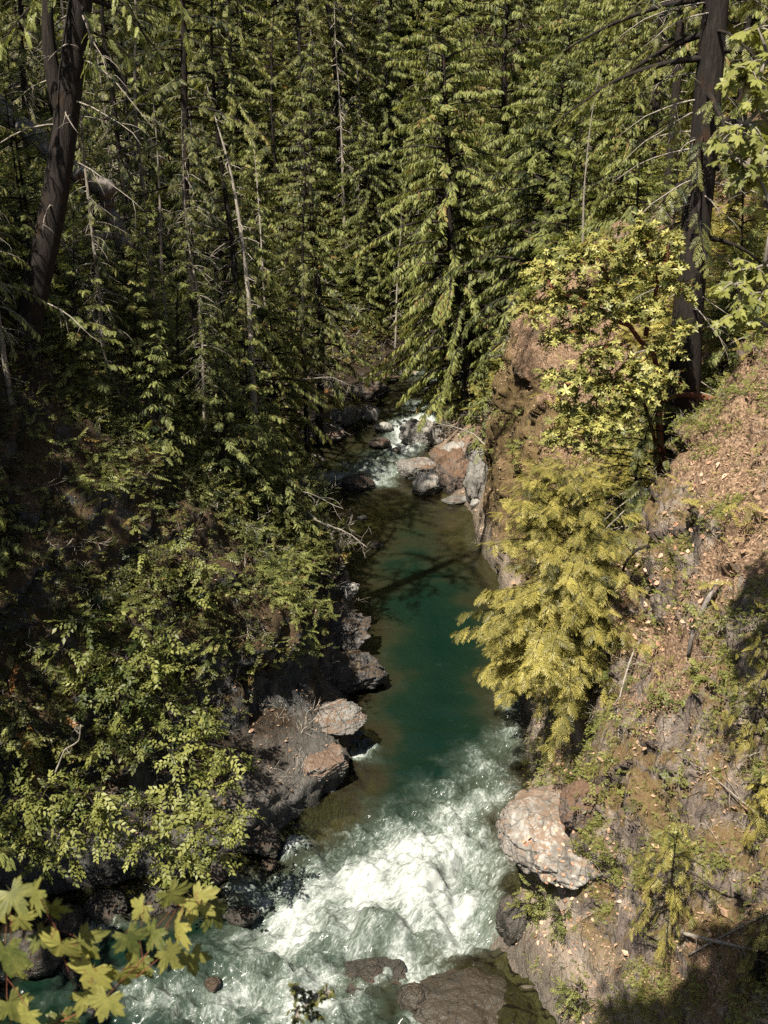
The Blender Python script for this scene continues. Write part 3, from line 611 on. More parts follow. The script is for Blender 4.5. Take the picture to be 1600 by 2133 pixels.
# ------------------------------------------------------------------ trees
def curve(p0, d0, l, n, droop, rng, wob=.12, lift=0.):
    """a limb that leaves along d0 and bends down by droop, its tip lifting again by lift"""
    pts = [np.array(p0, float)]; d = np.array(d0, float); st = l/n
    for i in range(n):
        d = d+np.array([rng.normal()*wob, rng.normal()*wob, -droop/n*1.6+(lift*2*(i/n)**2)/n]); d /= np.linalg.norm(d)
        pts.append(pts[-1]+d*st)
    return np.array(pts)
def conifer(Hh, crown0, Lmax, nb, seed, T, spr=.5, droop=.6, hang=.5, r0=.2, dens=1., dead=20, rise=.15, shape=.8, lean=(0, 0), side=None, trunk_pts=None, sprs=17, tintb=0., limb=.02):
    """returns (wood Geo, foliage Geo); trunk foot at the origin"""
    rng = np.random.RandomState(seed); w = Geo(); f = Geo(); dg_ = Geo() if dead >= 20 else w
    zz = np.linspace(-.6, Hh, 28)
    tp = np.stack([fbm(np.stack([zz*.12, zz*0+seed, zz*0], -1), 2, seed)*.35*(zz/Hh)*2+lean[0]*zz, fbm(np.stack([zz*.12, zz*0+seed+9, zz*0], -1), 2, seed)*.35*(zz/Hh)*2+lean[1]*zz, zz], -1)
    if trunk_pts is not None: tp = np.array(trunk_pts, float)
    rr = r0*(1-.93*np.linspace(0, 1, len(tp))**1.1); rr[0] *= 1.35
    tube(w, tp, rr, 10, bark=.10 if r0 > .15 else 0)
    zt = tp[:, 2]
    at = lambda h: np.array([np.interp(h, zt, tp[:, 0]), np.interp(h, zt, tp[:, 1]), h])
    PS = []; FS = []; NS = []; SS = []; TS = []
    for i in range(nb):
        u = (i+rng.uniform())/nb; h = crown0+(Hh-crown0)*u**.9
        prof = (1-u)**shape*(.55+.45*min(1, u*5+.3)) if crown0 > 0 else (1-u)**shape
        l = Lmax*(prof*rng.uniform(.35, 1.2)+.04)
        if l < .25: l = .25
        a = i*2.399+rng.uniform(-.5, .5)
        if side is not None and rng.uniform() < .6: a = side+rng.normal()*.8
        d0 = (math.cos(a), math.sin(a), rise+.5*u+rng.uniform(-.1, .15))
        n = max(4, int(l/.45)+2)
        c = curve(at(h), norm(np.array(d0)), l, n, droop*(1-.5*u), rng, .10, droop*.5)
        tube(w, c, np.linspace(max(.006, limb*l), .004, len(c)), 4)
        m = max(4, int(l*sprs*dens)); s = rng.uniform(.12, 1, m)**.75
        x = s*(len(c)-1); k = np.minimum(x.astype(int), len(c)-2); fr = (x-k)[:, None]
        p = c[k]*(1-fr)+c[k+1]*fr; dr = norm(c[k+1]-c[k])
        sg = np.where(rng.uniform(size=m) < .5, -1, 1)[:, None]
        lat = norm(np.cross(dr, [0, 0, 1]))*sg
        br = norm(Lmax*0+dr*rng.uniform(.4, 1.1, (m, 1))+lat*rng.uniform(.3, 1.1, (m, 1))+np.array([0, 0, -1])*rng.uniform(.0, 1, (m, 1))**1.2*hang*2)
        up = norm(np.array([0, 0, 1.])+rng.normal(size=(m, 3))*.25+dr*.2)
        PS.append(p+rng.normal(size=(m, 3))*.03); FS.append(br); NS.append(up); SS.append(spr*rng.uniform(.6, 1.25, m)*(1-.35*s)*(1-.3*u)); TS.append(np.clip(rng.normal(.42+tintb, .2, m)+.28*(s-.5)+rng.normal()*.1, .02, .99))
    PS, FS, NS, SS, TS = map(np.concatenate, (PS, FS, NS, SS, TS))
    which = rng.randint(0, len(T), len(PS))
    for k in range(len(T)):
        q = which == k; stamp(f, T[k], PS[q], FS[q], NS[q], SS[q], TS[q])
    for i in range(dead):
        h = rng.uniform(.12, 1)*max(crown0, Hh*.3)+rng.uniform(0, Hh*.2); a = rng.uniform(0, 6.28); l = rng.uniform(.3, 1)*Lmax*.7
        c = curve(at(min(h, Hh*.95)), norm(np.array([math.cos(a), math.sin(a), rng.uniform(-.3, .2)])), l, 6, .5, rng, .16)
        tube(dg_, c, np.linspace(.024, .006, len(c)), 4)
        for _ in range(3):
            k = rng.randint(2, 6); e = curve(c[k], norm(c[k]-c[k-1]+rng.normal(size=3)*.6), l*.35, 3, .5, rng, .2); tube(dg_, e, np.linspace(.008, .003, 4), 3)
    return w, f, (dg_ if dead >= 20 else Geo())
def make_tree(name, label, cat, wf, bark, leaf, group=None):
    t = thing(name, label, cat, group=group); nb_f = sum(len(f) for f in wf[0].F)
    has_dead = len(wf) > 2 and wf[2].n
    if has_dead:
        V, F, T = wf[2].data(); wf[0].add(V, F, T) if False else None
        wf[0].V.append(V); wf[0].F += [f+wf[0].n for f in F]; wf[0].T.append(T); wf[0].n += len(V)
    tr = geo_obj('trunk', wf[0], M[bark], t, True)  # this mesh also carries the limbs and dead branches
    if has_dead:
        tr.data.materials.append(M['dead']); mi = np.zeros(len(tr.data.polygons), np.int32); mi[nb_f:] = 1; tr.data.polygons.foreach_set('material_index', mi)
    if wf[1].n: geo_obj('crown', wf[1], M[leaf], t)
    return t
def foot(px, py, Y, dz=-.1):
    x = atY(px, py, Y)[0]; return (x, Y, ground(x, Y)+dz)

P_ = {}
P_['cedarA'] = make_tree('cedar_tree', '', 'tree', conifer(20, .5, 5.4, 160, 1, T_CEDAR, .45, 1.0, 1.2, .28, 2.8, 14, .15, .5, tintb=.05), 'bark', 'cedar')
P_['cedarB'] = make_tree('cedar_tree', '', 'tree', conifer(16, .3, 5.0, 135, 2, T_CEDAR, .50, 1.1, 1.3, .22, 2.2, 10, .15, .45, tintb=.05), 'bark', 'cedar')
P_['cedarC'] = make_tree('cedar_tree', '', 'tree', conifer(26, 4, 4.2, 130, 3, T_CEDAR, .52, .75, .8, .3, 1.6, 26, .1, .6), 'bark', 'cedar')
P_['poleA'] = make_tree('fir_tree', '', 'tree', conifer(30, 9, 3.6, 100, 4, T_HEML, .52, .6, .35, .24, 1.1, 45, .0, .5), 'bark', 'fir')
P_['poleB'] = make_tree('fir_tree', '', 'tree', conifer(26, 5, 3.0, 95, 5, T_HEML, .50, .7, .4, .17, 1.1, 40, .0, .55), 'bark', 'fir')
P_['poleC'] = make_tree('fir_tree', '', 'tree', conifer(22, 3, 2.6, 80, 6, T_CEDAR, .46, .8, .6, .13, 1.0, 40, .0, .6), 'palebark', 'fir')
P_['sap'] = make_tree('young_conifer', '', 'tree', conifer(7, .2, 2.0, 60, 7, T_HEML, .36, .5, .3, .07, 1.9, 6, .2, .8), 'bark', 'cedar')
P_['sapB'] = make_tree('young_conifer', '', 'tree', conifer(4.5, .1, 1.7, 48, 8, T_CEDAR, .34, .6, .5, .05, 2.0, 4, .2, .8), 'bark', 'cedar')
P_['snag'] = make_tree('dead_tree', '', 'tree', (lambda c: (c[0], Geo(), c[2]))(conifer(17, 15, .9, 2, 9, T_HEML, .1, .5, .3, .12, .1, 70)), 'dead', 'fir')
P_['snagB'] = make_tree('dead_tree', '', 'tree', (lambda c: (c[0], Geo(), c[2]))(conifer(11, 10, .9, 2, 10, T_HEML, .1, .5, .3, .08, .1, 50)), 'dead', 'fir')
protos = dict(P_); used = set()
def put(kind, loc, rz, sc, label, group=None, lean=(0, 0)):
    if kind not in used:
        used.add(kind); o = P_[kind]; o.location = loc; o.rotation_euler = (lean[0], lean[1], rz); o.scale = (sc,)*3 if np.isscalar(sc) else sc
        o['label'] = label
        if group: o['group'] = group
        return o
    return dup(P_[kind], loc, rz, sc, label, group, lean)

# the sunlit cedars of the right bank
R_ = random.Random(5)
G1 = 'sunlit cedars of the right bank'
put('cedarA', foot(985, 760, 55), .4, (1.15, 1.15, 1.05), 'big sunlit drooping cedar leaning over the river beside the boulder pile', G1, (0.0, -.10))
put('cedarB', foot(1075, 800, 51), 2.4, (1.05, 1.05, .85), 'sunlit cedar directly behind the top of the red rock buttress', G1, (.05, -.12))
put('cedarB', foot(925, 700, 62), 1.4, 1.1, 'pale green cedar with its lowest sprays over the far rapid', G1, (0, -.12))
put('cedarA', foot(1150, 600, 56), 3.4, .8, 'cedar standing upslope of the arbutus tree', G1)
put('cedarC', foot(1040, 600, 66), .9, 1.1, 'tall cedar in the middle of the sunlit right slope', G1)
put('cedarA', foot(905, 600, 76), 5.1, .95, 'cedar at the left end of the sunlit right slope', G1)
put('cedarB', foot(1180, 450, 66), 4.1, 1.2, 'cedar above the grey snag on the right slope', G1)
put('cedarC', foot(1110, 400, 80), 1.9, .9, 'tall cedar high on the right slope', G1)
put('cedarA', foot(860, 500, 90), .2, .9, 'cedar filling the head of the valley', G1)
put('cedarB', foot(1250, 350, 54), 2.9, .85, 'cedar behind the grey snag right of the centre', G1)
put('cedarB', foot(1290, 450, 44), 5.9, .6, 'smaller cedar on the slope just left of the big dark trunk', G1)
# dark tall trees of the left bank, every trunk that can be told apart
G2 = 'tall dark trunks of the left bank'
put('poleA', foot(393, 560, 33), 0., .68, 'thick dark straight trunk right of the broken log', G2)
put('poleB', foot(520, 1000, 36), 1.1, .72, 'dark conifer just behind the pale bare trunk of the mossy rock dome', G2, (0, -.02))
put('snag', foot(546, 1050, 33.4), 1.9, (1.15, 1.15, .75), 'pale bare grey trunk rising from the mossy rock dome at the water', G2)
put('poleA', foot(640, 790, 46), 2.1, .62, 'dark trunk nearest the river among the shaded left trees', G2)
put('poleC', foot(320, 600, 37), 3.1, .7, 'thin pale trunk left of the thick straight one', G2)
put('poleC', foot(183, 520, 36), 4.1, .7, 'thin pale trunk just right of the leaning tree', G2)
put('poleC', foot(425, 520, 42), 5.1, .75, 'thin grey trunk just right of the thick straight one', G2)
put('poleB', foot(600, 600, 55), .1, .9, 'dark trunk behind the ones by the river', G2)
put('poleB', foot(268, 480, 45), 1.9, .8, 'slim dark trunk behind the broken log', G2)
put('poleC', foot(60, 1100, 24), 2.9, .55, 'slim shaded trunk low at the left edge', G2)
put('poleC', foot(235, 900, 28), 3.9, .5, 'short thin trunk above the orange mossy slope', G2)
put('poleC', foot(440, 1080, 30.5), 4.9, .45, 'crooked thin trunk in front of the lit left foliage', G2, (0, -.08))
put('poleC', foot(745, 300, 78), 5.9, .9, 'pale far trunk over the brown gap in the trees', G2)
put('cedarC', foot(660, 740, 54), 1.2, .8, 'dark cedar hanging over the left shore of the pool', G2)
put('cedarB', foot(570, 840, 43), 2.2, .55, 'shaded cedar on the left shore opposite the boulder pile', G2)
put('cedarA', foot(540, 700, 50), 3.2, .75, 'dark cedar filling the middle of the left bank', G2)
put('cedarB', foot(450, 640, 42), .6, .7, 'cedar behind the thick straight trunk', G2)
put('sap', foot(530, 800, 33), .3, .9, 'lit young conifer above the mossy dome', 'young conifers of the left bank')
put('sap', foot(395, 820, 31), 1.3, .85, 'young conifer in the patch of light on the left slope', 'young conifers of the left bank')
put('sap', foot(300, 800, 30), 2.3, .8, 'young conifer left of the patch of light', 'young conifers of the left bank')
put('sapB', foot(600, 1180, 31.5), 3.3, .8, 'drooping young conifer on top of the dark outcrop', 'young conifers of the left bank')
put('sapB', foot(540, 1130, 31), 5.3, .75, 'bushy young conifer left of the mossy dome', 'young conifers of the left bank')
put('sap', foot(470, 900, 34), 4.3, .8, 'young conifer behind the crooked thin trunk', 'young conifers of the left bank')
put('sap', foot(200, 640, 33), 5.3, .8, 'young conifer below the broken log', 'young conifers of the left bank')
put('sapB', foot(340, 1130, 27), .9, .8, 'young conifer in the deep shade above the leafy shrubs', 'young conifers of the left bank')
for i, (px, py, Y, sc_, lab) in enumerate([(120, 900, 27.5, .9, 'shaded young conifer on the orange mossy slope'), (30, 1000, 25, .8, 'dark young conifer near the left edge'), (200, 1080, 26, .7, 'dark young conifer below the orange moss streak'), (470, 1160, 29.5, .7, 'young conifer behind the leafy shrub on the outcrop'),
    (270, 720, 32, .9, 'young conifer beneath the thin pale trunk'), (110, 760, 30, .9, 'young conifer beside the foot of the leaning tree'), (420, 980, 31.5, .7, 'dim young conifer below the crooked trunk')]):
    put('sap', foot(px, py, Y), i*1.3+.5, sc_, lab, 'young conifers of the left bank')
put('sapB', foot(10, 1200, 22), 1.9, .6, 'young conifer with one lit tip at the left edge', 'young conifers of the left bank')
# snags
G3 = 'grey dead trees'
put('snag', foot(1226, 330, 41), .3, .42, 'grey broken snag standing in the sunlit right foliage', G3)
put('snag', foot(560, 640, 47), 1.3, .9, 'dead grey pole with bare twigs between the dark left trunks', G3)
put('snagB', foot(720, 300, 75), 2.3, 1.6, 'tall bare pole against the far hillside', G3)
put('snagB', foot(345, 620, 36), 3.3, .9, 'short bare pole beside the thin pale trunk', G3)
put('snagB', foot(270, 960, 28), 4.3, .45, 'twiggy bare sapling on the orange mossy slope', G3, (.1, .3))
put('snagB', foot(820, 560, 66), 5.3, 1.1, 'thin grey snag at the head of the pool', G3)
# right bank dark trees behind the big trunk
G4 = 'dark trees at the top of the right bank'
put('poleA', foot(1373, 130, 44), .5, .85, 'dark trunk left of the big trunk at the top edge', G4)
put('poleB', foot(1418, 110, 40), 1.5, 1.0, 'dark double trunk just left of the big trunk', G4)
put('cedarC', foot(1545, 300, 36), 3.5, .7, 'cedar behind the maple boughs at the right edge', G4)
put('poleB', foot(1590, 500, 33), 4.5, .9, 'dark mossy trunk at the right edge', G4, (0, .1))
for i, (px, py, Y, k, sc_, lab) in enumerate([(800, 660, 79, 'cedarB', .9, 'lit cedar at the bend of the river'), (765, 700, 74, 'cedarB', .75, 'cedar on the left shore at the bend of the river'), (830, 600, 92, 'cedarA', .85, 'cedar beyond the bend of the river'), (720, 640, 84, 'cedarC', .8, 'tall cedar beyond the bend on the left'), (775, 725, 71.5, 'sap', 1.0, 'young conifer at the water where the river bends'), (748, 700, 73, 'sap', 1.1, 'second young conifer on the shore by the river bend'), (800, 705, 77, 'sapB', 1.4, 'bushy young conifer beyond the far dark ledge'), (1160, 560, 47, 'sap', 1.1, 'yellow green young conifer above the rock buttress'), (1200, 480, 44, 'sap', 1.3, 'young conifer between the grey snag and the arbutus'), (1270, 330, 46, 'sap', 1.3, 'young conifer upslope right of the grey snag'),
    (1330, 420, 38, 'sapB', 1.3, 'small cedar in front of the big trunk bough'), (1160, 300, 58, 'cedarB', .7, 'cedar left of the grey snag'), (1240, 200, 60, 'cedarA', .75, 'cedar above the grey snag near the top'), (1320, 200, 52, 'cedarB', .7, 'cedar left of the dark upper trunks'),
    (1010, 800, 48.5, 'sapB', 1.0, 'dark sapling over the boulder pile'), (1060, 300, 70, 'cedarB', 1., 'bright cedar in the upper middle of the right slope'), (960, 330, 82, 'cedarA', .9, 'cedar with dead inner twigs in the upper middle'),
    (1400, 330, 36, 'sap', .9, 'young conifer just left behind the big trunk'), (1560, 420, 30, 'sap', .9, 'young conifer right of the big trunk'), (1520, 640, 28.5, 'sapB', .9, 'sapling in the hollow right of the big trunk')]):
    put(k, foot(px, py, Y), i*1.7, sc_, lab, 'smaller conifers of the right slope')
# far forest: spread over the far slopes, kept apart from one another
rng = np.random.RandomState(11); pts = []
def far_ok(x, y, dmin):
    for a, b in pts:
        if (a-x)**2+(b-y)**2 < dmin*dmin: return False
    return True
cnt = 0
for _ in range(6000):
    y = rng.uniform(48, 150); x = rng.uniform(-.42, .42)*y
    if y < 72 and -12 < x < 14: continue
    if x > xL(y)-3 and x < xR(y)+3: continue
    if not far_ok(x, y, 2.6+.02*y): continue
    z = ground(x, y)
    if z > 18+y*.16: continue
    pts.append((x, y)); cnt += 1
    right = x > xR(y)
    k = rng.choice(['cedarA', 'cedarB', 'cedarC', 'cedarB', 'sap'] if right else ['cedarC', 'poleA', 'poleB', 'cedarA', 'poleC', 'cedarB'])
    s = rng.uniform(.6, .95)*(1.4 if k == 'sap' else 1)
    if k.startswith('pole') and right: s *= .8
    kn = {'cedarA': 'broad drooping cedar', 'cedarB': 'bushy cedar', 'cedarC': 'tall bare-stemmed cedar', 'poleA': 'tall dark fir with dead lower twigs', 'poleB': 'slim dark fir', 'poleC': 'thin fir with a pale trunk', 'sap': 'short young conifer'}[k]
    fx = x/y; zone = 'on the far left hillside' if fx < -.26 else 'left of the centre' if fx < -.12 else 'at the valley head in the centre' if fx < .06 else 'right of the centre' if fx < .2 else 'on the far right hillside'
    dz_ = 'nearer' if y < 80 else 'distant' if y < 112 else 'most distant'
    put(k, (x, y, z-.2), rng.uniform(0, 6.28), (s, s, s*rng.uniform(.8, 1.15)), f'{dz_} {kn} {zone}', f'{dz_} conifers {zone}', (rng.normal()*.05, rng.normal()*.05))
# the near left slope: tall ones upslope, mostly out of view, added to shade the bank
for i, (x, y, k, s) in enumerate([(-15, 24, 'cedarC', .85), (-17, 33, 'poleB', 1.), (-19, 42, 'poleA', .9), (-22, 50, 'cedarA', 1), (-12.2, 20.5, 'cedarB', .75), (-13, 19, 'cedarA', 1.05), (-12.6, 23.2, 'cedarA', .95), (-13.8, 14.2, 'cedarA', 1.35), (-12.6, 16.6, 'cedarB', 1.3), (-12.8, 28, 'cedarC', .85), (-15, 20, 'cedarA', 1.1), (-17.5, 24, 'cedarC', 1.1)]):
    x = min(x, float(xL(y))-.6)
    put(k, (x, y, ground(x, y)-.2), i*1.1, s, ['shade-casting fir','shade-casting cedar'][k.startswith('cedar')]+' '+['thirteenth','at the upper left edge','behind the leaning forked tree','upslope of the broken log','uppermost in the left corner','on the ridge at the far upper left','near the left edge below the leaning tree','beside the left edge above the shrubs','just left of the leaning tree','low at the left edge over the water','above the orange moss at the left edge','hidden behind the left edge boughs','high behind the left edge boughs','far behind the left edge boughs'][(i+1) % 14], 'conifers upslope on the left bank')
print('far trees', cnt)

# ------------------------------------------------------------------ single trees and shrubs, each built for its place
def pxpath(pts, Y):
    """points of the photograph at the distance(s) Y"""
    Yy = np.broadcast_to(np.asarray(Y, float), (len(pts),)); return np.array([atY(a, b, y) for (a, b), y in zip(pts, Yy)])
def resample(p, n):
    p = np.asarray(p, float); d = np.r_[0, np.cumsum(np.linalg.norm(np.diff(p, axis=0), axis=1))]; t = np.linspace(0, d[-1], n)
    for _ in range(1): q = np.stack([np.interp(t, d, p[:, k]) for k in range(3)], -1)
    for _ in range(3): q[1:-1] = (q[:-2]+2*q[1:-1]+q[2:])/4
    return q
def bush(name, label, cat, root, blobs, T, ls, tw, wood, leaf, seed, limb=.05, group=None, leafstep=.09, flat=.5, limbs=None, stems=1.):
    """root: foot point; blobs: (centre xyz, radius m); a limb runs to each blob and twigs with leaves spread from it"""
    rng = np.random.RandomState(seed); root = np.array(root, float); w = Geo(); f = Geo()
    t = thing(name, label, cat, tuple(root), group=group)
    nodes = [np.zeros(3)]
    if limbs:
        for pts, r0, r1 in limbs:
            q = resample(np.array(pts)-root, 14); q[1:-1] += rng.normal(size=(12, 3))*r0*.5; tube(w, q, np.linspace(r0, r1, 14), 8, bark=.05); nodes += list(q[3:])
    PS = []; FS = []; NS = []; SS = []; TS = []
    for c, r in sorted(blobs, key=lambda b: np.linalg.norm(np.array(b[0])-root)):
        c = np.array(c)-root; nd = min(nodes, key=lambda v: np.linalg.norm(v-c)); mid = (nd+c)/2+np.array([0, 0, .12])*np.linalg.norm(c-nd)+rng.normal(size=3)*.05
        q = resample([nd, mid, c], 9); tube(w, q, np.linspace(limb, limb*.4, 9), 6); nodes += list(q[4:])
        for k in range(int(tw*r*r*stems)+3):
            d = norm(rng.normal(size=3)*np.array([1, 1, flat])+np.array([0, 0, .15])); l = r*rng.uniform(.55, 1.25)
            cc = curve(c*1+d*r*.1, d, l, 6, .5, rng, .18); tube(w, cc, np.linspace(.012, .004, 7), 4)
            m = max(3, int(l/leafstep)); s = np.sort(rng.uniform(.15, 1, m)); s[-1] = .97
            x = s*6; kk = np.minimum(x.astype(int), 5); fr = (x-kk)[:, None]; p = cc[kk]*(1-fr)+cc[kk+1]*fr; dr = norm(cc[kk+1]-cc[kk])
            PS.append(p); FS.append(norm(dr+rng.normal(size=(m, 3))*.55)); NS.append(norm(np.array([-.15, -.25, 1])+rng.normal(size=(m, 3))*.35)); SS.append(ls*rng.uniform(.65, 1.2, m)); TS.append(np.clip(rng.normal(.5, .2, m)+rng.normal()*.1, .02, .99))
    PS, FS, NS, SS, TS = map(np.concatenate, (PS, FS, NS, SS, TS)); which = rng.randint(0, len(T), len(PS))
    for k in range(len(T)):
        q = which == k; stamp(f, T[k], PS[q], FS[q], NS[q], SS[q], TS[q])
    geo_obj('branches' if cat == 'shrub' else 'trunk', w, M[wood], t, True); geo_obj('leaves' if cat == 'shrub' else 'crown', f, M[leaf], t)
    return t
def PB(lst, Y, k=1.):
    """blobs given by their place in the photograph and radius in its pixels"""
    o = []
    for b in lst:
        y = b[3] if len(b) > 3 else Y; c = atY(b[0], b[1], y); o.append((c, b[2]*np.linalg.norm(c-np.array([0, 0, H_CAM]))/FPX*k))
    return o

# big dark trunk on the right
def big_tree(label, pts, Y, top, r0, seed, crown0, Lmax, nb, **k):
    p = pxpath(pts, Y); x, y = p[0][:2]; z0 = ground(x, y)-.5; p[0][2] = min(p[0][2], z0)
    d = norm(p[-1]-p[-3]); p = np.vstack([p, p[-1]+d*(top-p[-1][2])*.5, p[-1]+d*(top-p[-1][2])]); q = resample(p, 44); root = q[0].copy()
    return root, q-root
root, tp = big_tree('', [(1415, 900), (1425, 800), (1432, 680), (1440, 560), (1458, 380), (1475, 200), (1492, 0)], 26.6, 36, .37, 3, 5, 4, 60)
wf = conifer(tp[-1][2], 7, 4.2, 80, 31, T_HEML, .55, .7, .4, .44, .5, 46, -.1, .4, trunk_pts=tp)
E_ = make_tree('fir_tree', 'huge dark furrowed trunk standing on the right bank above the hollow', 'tree', wf, 'bark', 'fir'); E_.location = root
root, tp = big_tree('', [(50, 760), (62, 660), (85, 560), (110, 450), (128, 330), (142, 210), (155, 90), (172, -20)], 25.2, 38, .25, 4, 5, 4, 60)
wf = conifer(tp[-1][2], 7.2, 3.6, 90, 32, T_CEDAR, .5, .9, .5, .33, .55, 22, -.1, .4, trunk_pts=tp)
A_ = make_tree('cedar_tree', 'leaning forked tree with rough dark bark at the left edge', 'tree', wf, 'bark', 'cedar'); A_.location = root
g = Geo(); q = resample(pxpath([(136, 250), (112, 170), (100, 90), (98, -60)], 25.2)-np.array(root), 14); tube(g, q, np.linspace(.2, .09, 14), 9, bark=.08)
q = resample(pxpath([(150, 80), (205, 90), (245, 150), (270, 200)], 25.2)-np.array(root), 12); tube(g, q, np.linspace(.09, .03, 12), 7)
geo_obj('limb', g, M['bark'], A_, True)

# bright young hemlock over the pool
hp, _ = hit(1232, 1385); hr = np.array(hp)
tp = resample(np.array([[0, 0, -.3], [-.45, -.1, .6], [-.7, -.1, 1.6], [-.65, .1, 2.6], [-.7, .2, 3.8], [-.8, .3, 4.9]]), 24)
wf = conifer(4.9, .0, 2.45, 200, 41, T_FINE, .52, .5, .35, .09, 1.0, 6, .16, .36, trunk_pts=tp, side=math.pi*1.2, sprs=19, tintb=.05, limb=.008)
t = make_tree('young_hemlock', 'bright yellow green hemlock leaning over the pool from the right cliff', 'tree', wf, 'bark', 'hemlock'); t.location = hr
hp2, _ = hit(1135, 1445)
wf = conifer(3.0, .0, 1.7, 70, 44, T_FINE, .5, .45, .35, .06, 1.0, 4, .1, .45, side=math.pi*1.2, sprs=18, tintb=.1, limb=.008, lean=(-.25, -.05))
t = make_tree('young_hemlock', 'lowest lit hemlock boughs reaching left over the green pool', 'tree', wf, 'bark', 'hemlock'); t.location = hp2
wf = conifer(4.2, .0, 1.9, 60, 42, T_FINE, .42, .6, .4, .06, 1.0, 4, .15, .6, side=math.pi*1.1, sprs=18, tintb=.02, limb=.008)
t = make_tree('young_hemlock', 'hemlock boughs rising behind the bright one, below the arbutus', 'tree', wf, 'bark', 'hemlock'); t.location = Vector(foot(1215, 1150, 25.5))
# dark feathery boughs in the hollow under the big trunk
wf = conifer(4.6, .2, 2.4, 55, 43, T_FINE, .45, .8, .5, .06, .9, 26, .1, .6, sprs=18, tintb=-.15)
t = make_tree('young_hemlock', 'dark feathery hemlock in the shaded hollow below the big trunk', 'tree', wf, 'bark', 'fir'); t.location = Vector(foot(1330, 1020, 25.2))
# small yellow green cedars on the near right rock
for i, (px, py, hgt, Lm, lab) in enumerate([(1395, 1900, 2.9, 1.05, 'small yellow cedar growing from the foot of the near right cliff'), (1545, 1560, 2.8, 1.0, 'small cedar on the steep slope by the right edge'),
                                        (1590, 1700, 1.6, .8, 'wispy cedar sapling at the right edge over grey rock'), (1580, 2040, 1.3, .8, 'low cedar sprays among dead twigs in the lower right')]):
    p, n = hit(px, py); wf = conifer(hgt, .05, Lm, 30, 50+i, T_FINE, .34, .9, .7, .03, 1., 8, .0, .5, lean=(-.12, -.16), sprs=17, tintb=.06)
    t = make_tree('cedar_sapling', lab, 'sapling', wf, 'bark', 'hemlock', 'cedar saplings on the near right rock'); t.location = p

# arbutus
ar = np.array(foot(1400, 860, 26.0, -.3))
lim = [(np.vstack([ar, pxpath([(1375, 780), (1350, 710), (1322, 668), (1260, 652), (1190, 622), (1150, 600)], [25.6, 25.2, 24.9, 24.6, 24.3, 24.1])]), .10, .035),
       (pxpath([(1345, 700), (1362, 640), (1370, 560), (1320, 470)], [25.1, 25, 24.9, 24.8]), .055, .02),
       (np.vstack([ar, pxpath([(1350, 830), (1250, 800), (1180, 800)], [25.4, 24.6, 24.2])]), .06, .025),
       (pxpath([(1330, 672), (1280, 590), (1230, 540)], [24.9, 24.6, 24.4]), .045, .02)]
bl = PB([(1110, 640, 45), (1140, 560, 48), (1180, 620, 50), (1200, 530, 45), (1260, 600, 50), (1250, 520, 42), (1330, 500, 42), (1320, 560, 45), (1390, 545, 42), (1410, 600, 40), (1360, 640, 40), (1300, 640, 40), (1420, 680, 30), (1210, 690, 40), (1160, 700, 32), (1150, 780, 30), (1390, 720, 36), (1390, 790, 34), (1240, 640, 40), (1260, 730, 45), (1330, 760, 40),
         (1210, 790, 50), (1280, 800, 50), (1340, 800, 40), (1200, 860, 42), (1240, 870, 50), (1170, 910, 38), (1230, 930, 32), (1300, 860, 40), (1330, 475, 30), (1400, 490, 26)], 24.4)
bush('arbutus_tree', 'arbutus with glossy leaf rosettes and peeling red limbs above the hemlock', 'tree', ar, bl, T_WHORL, .14, 120, 'redbark', 'arbutus', 61, .02, leafstep=.10, limbs=lim)
g = Geo(); q = resample(pxpath([(1500, 835), (1440, 822), (1400, 820), (1370, 850)], 25.6), 12); tube(g, q, np.linspace(.09, .05, 12), 8, bark=.08)
tag(geo_obj('fallen_limb', g, M['redbark'], None, True), 'red barked limb lying across the foot of the big trunk', 'branch')

# leafy shrubs at the lower left
def shrub(label, root, lst, Y, seed, ls=.40, tw=17, leaf='shrub'):
    return bush('leafy_shrub', label, 'shrub', root, PB(lst, Y), T_TWIG, ls, tw, 'bark', leaf, seed, .025, 'leafy shrubs of the lower left bank', leafstep=.12, flat=.45)
def bankpt(px, py): p, n = hit(px, py); return np.array(p)-np.array(n)*.1
shrub('tall leafy shrub with a bright lit top left of the dark outcrop', bankpt(230, 1640), [(270, 1300, 50), (320, 1330, 45), (230, 1360, 50), (300, 1390, 60), (350, 1400, 45), (180, 1420, 55), (260, 1450, 60), (340, 1460, 45), (130, 1350, 36), (170, 1290, 30), (400, 1500, 40), (220, 1530, 55), (300, 1530, 45)], 20.6, 71)
shrub('leafy shrub reaching towards the lit rock with hanging twigs', bankpt(350, 1690), [(430, 1475, 34), (400, 1540, 45), (440, 1550, 40), (480, 1560, 36), (380, 1610, 46), (430, 1640, 45), (470, 1620, 36), (500, 1600, 28), (350, 1560, 40), (440, 1700, 40)], 20.0, 72)
shrub('low arching shrub hanging over the shaded shore', bankpt(330, 1790), [(300, 1690, 45), (350, 1700, 50), (400, 1720, 50), (450, 1720, 45), (490, 1690, 36), (330, 1750, 50), (380, 1770, 48), (430, 1780, 40), (370, 1815, 28), (290, 1730, 40), (500, 1730, 26), (460, 1760, 30)], 18.8, 73)
shrub('broad leafy shrub at the left edge above the water', bankpt(60, 1800), [(30, 1660, 50), (90, 1650, 55), (150, 1650, 52), (200, 1680, 50), (60, 1710, 55), (130, 1720, 50), (10, 1720, 50), (190, 1740, 40), (80, 1770, 40), (30, 1780, 40), (240, 1700, 36), (150, 1780, 30), (210, 1640, 36)], 18.6, 74)
shrub('shaded leafy shrub high at the left edge', bankpt(40, 1620), [(40, 1520, 50), (100, 1540, 50), (20, 1450, 45), (100, 1460, 40), (60, 1590, 50), (150, 1580, 40)], 20.4, 75, leaf='salal')
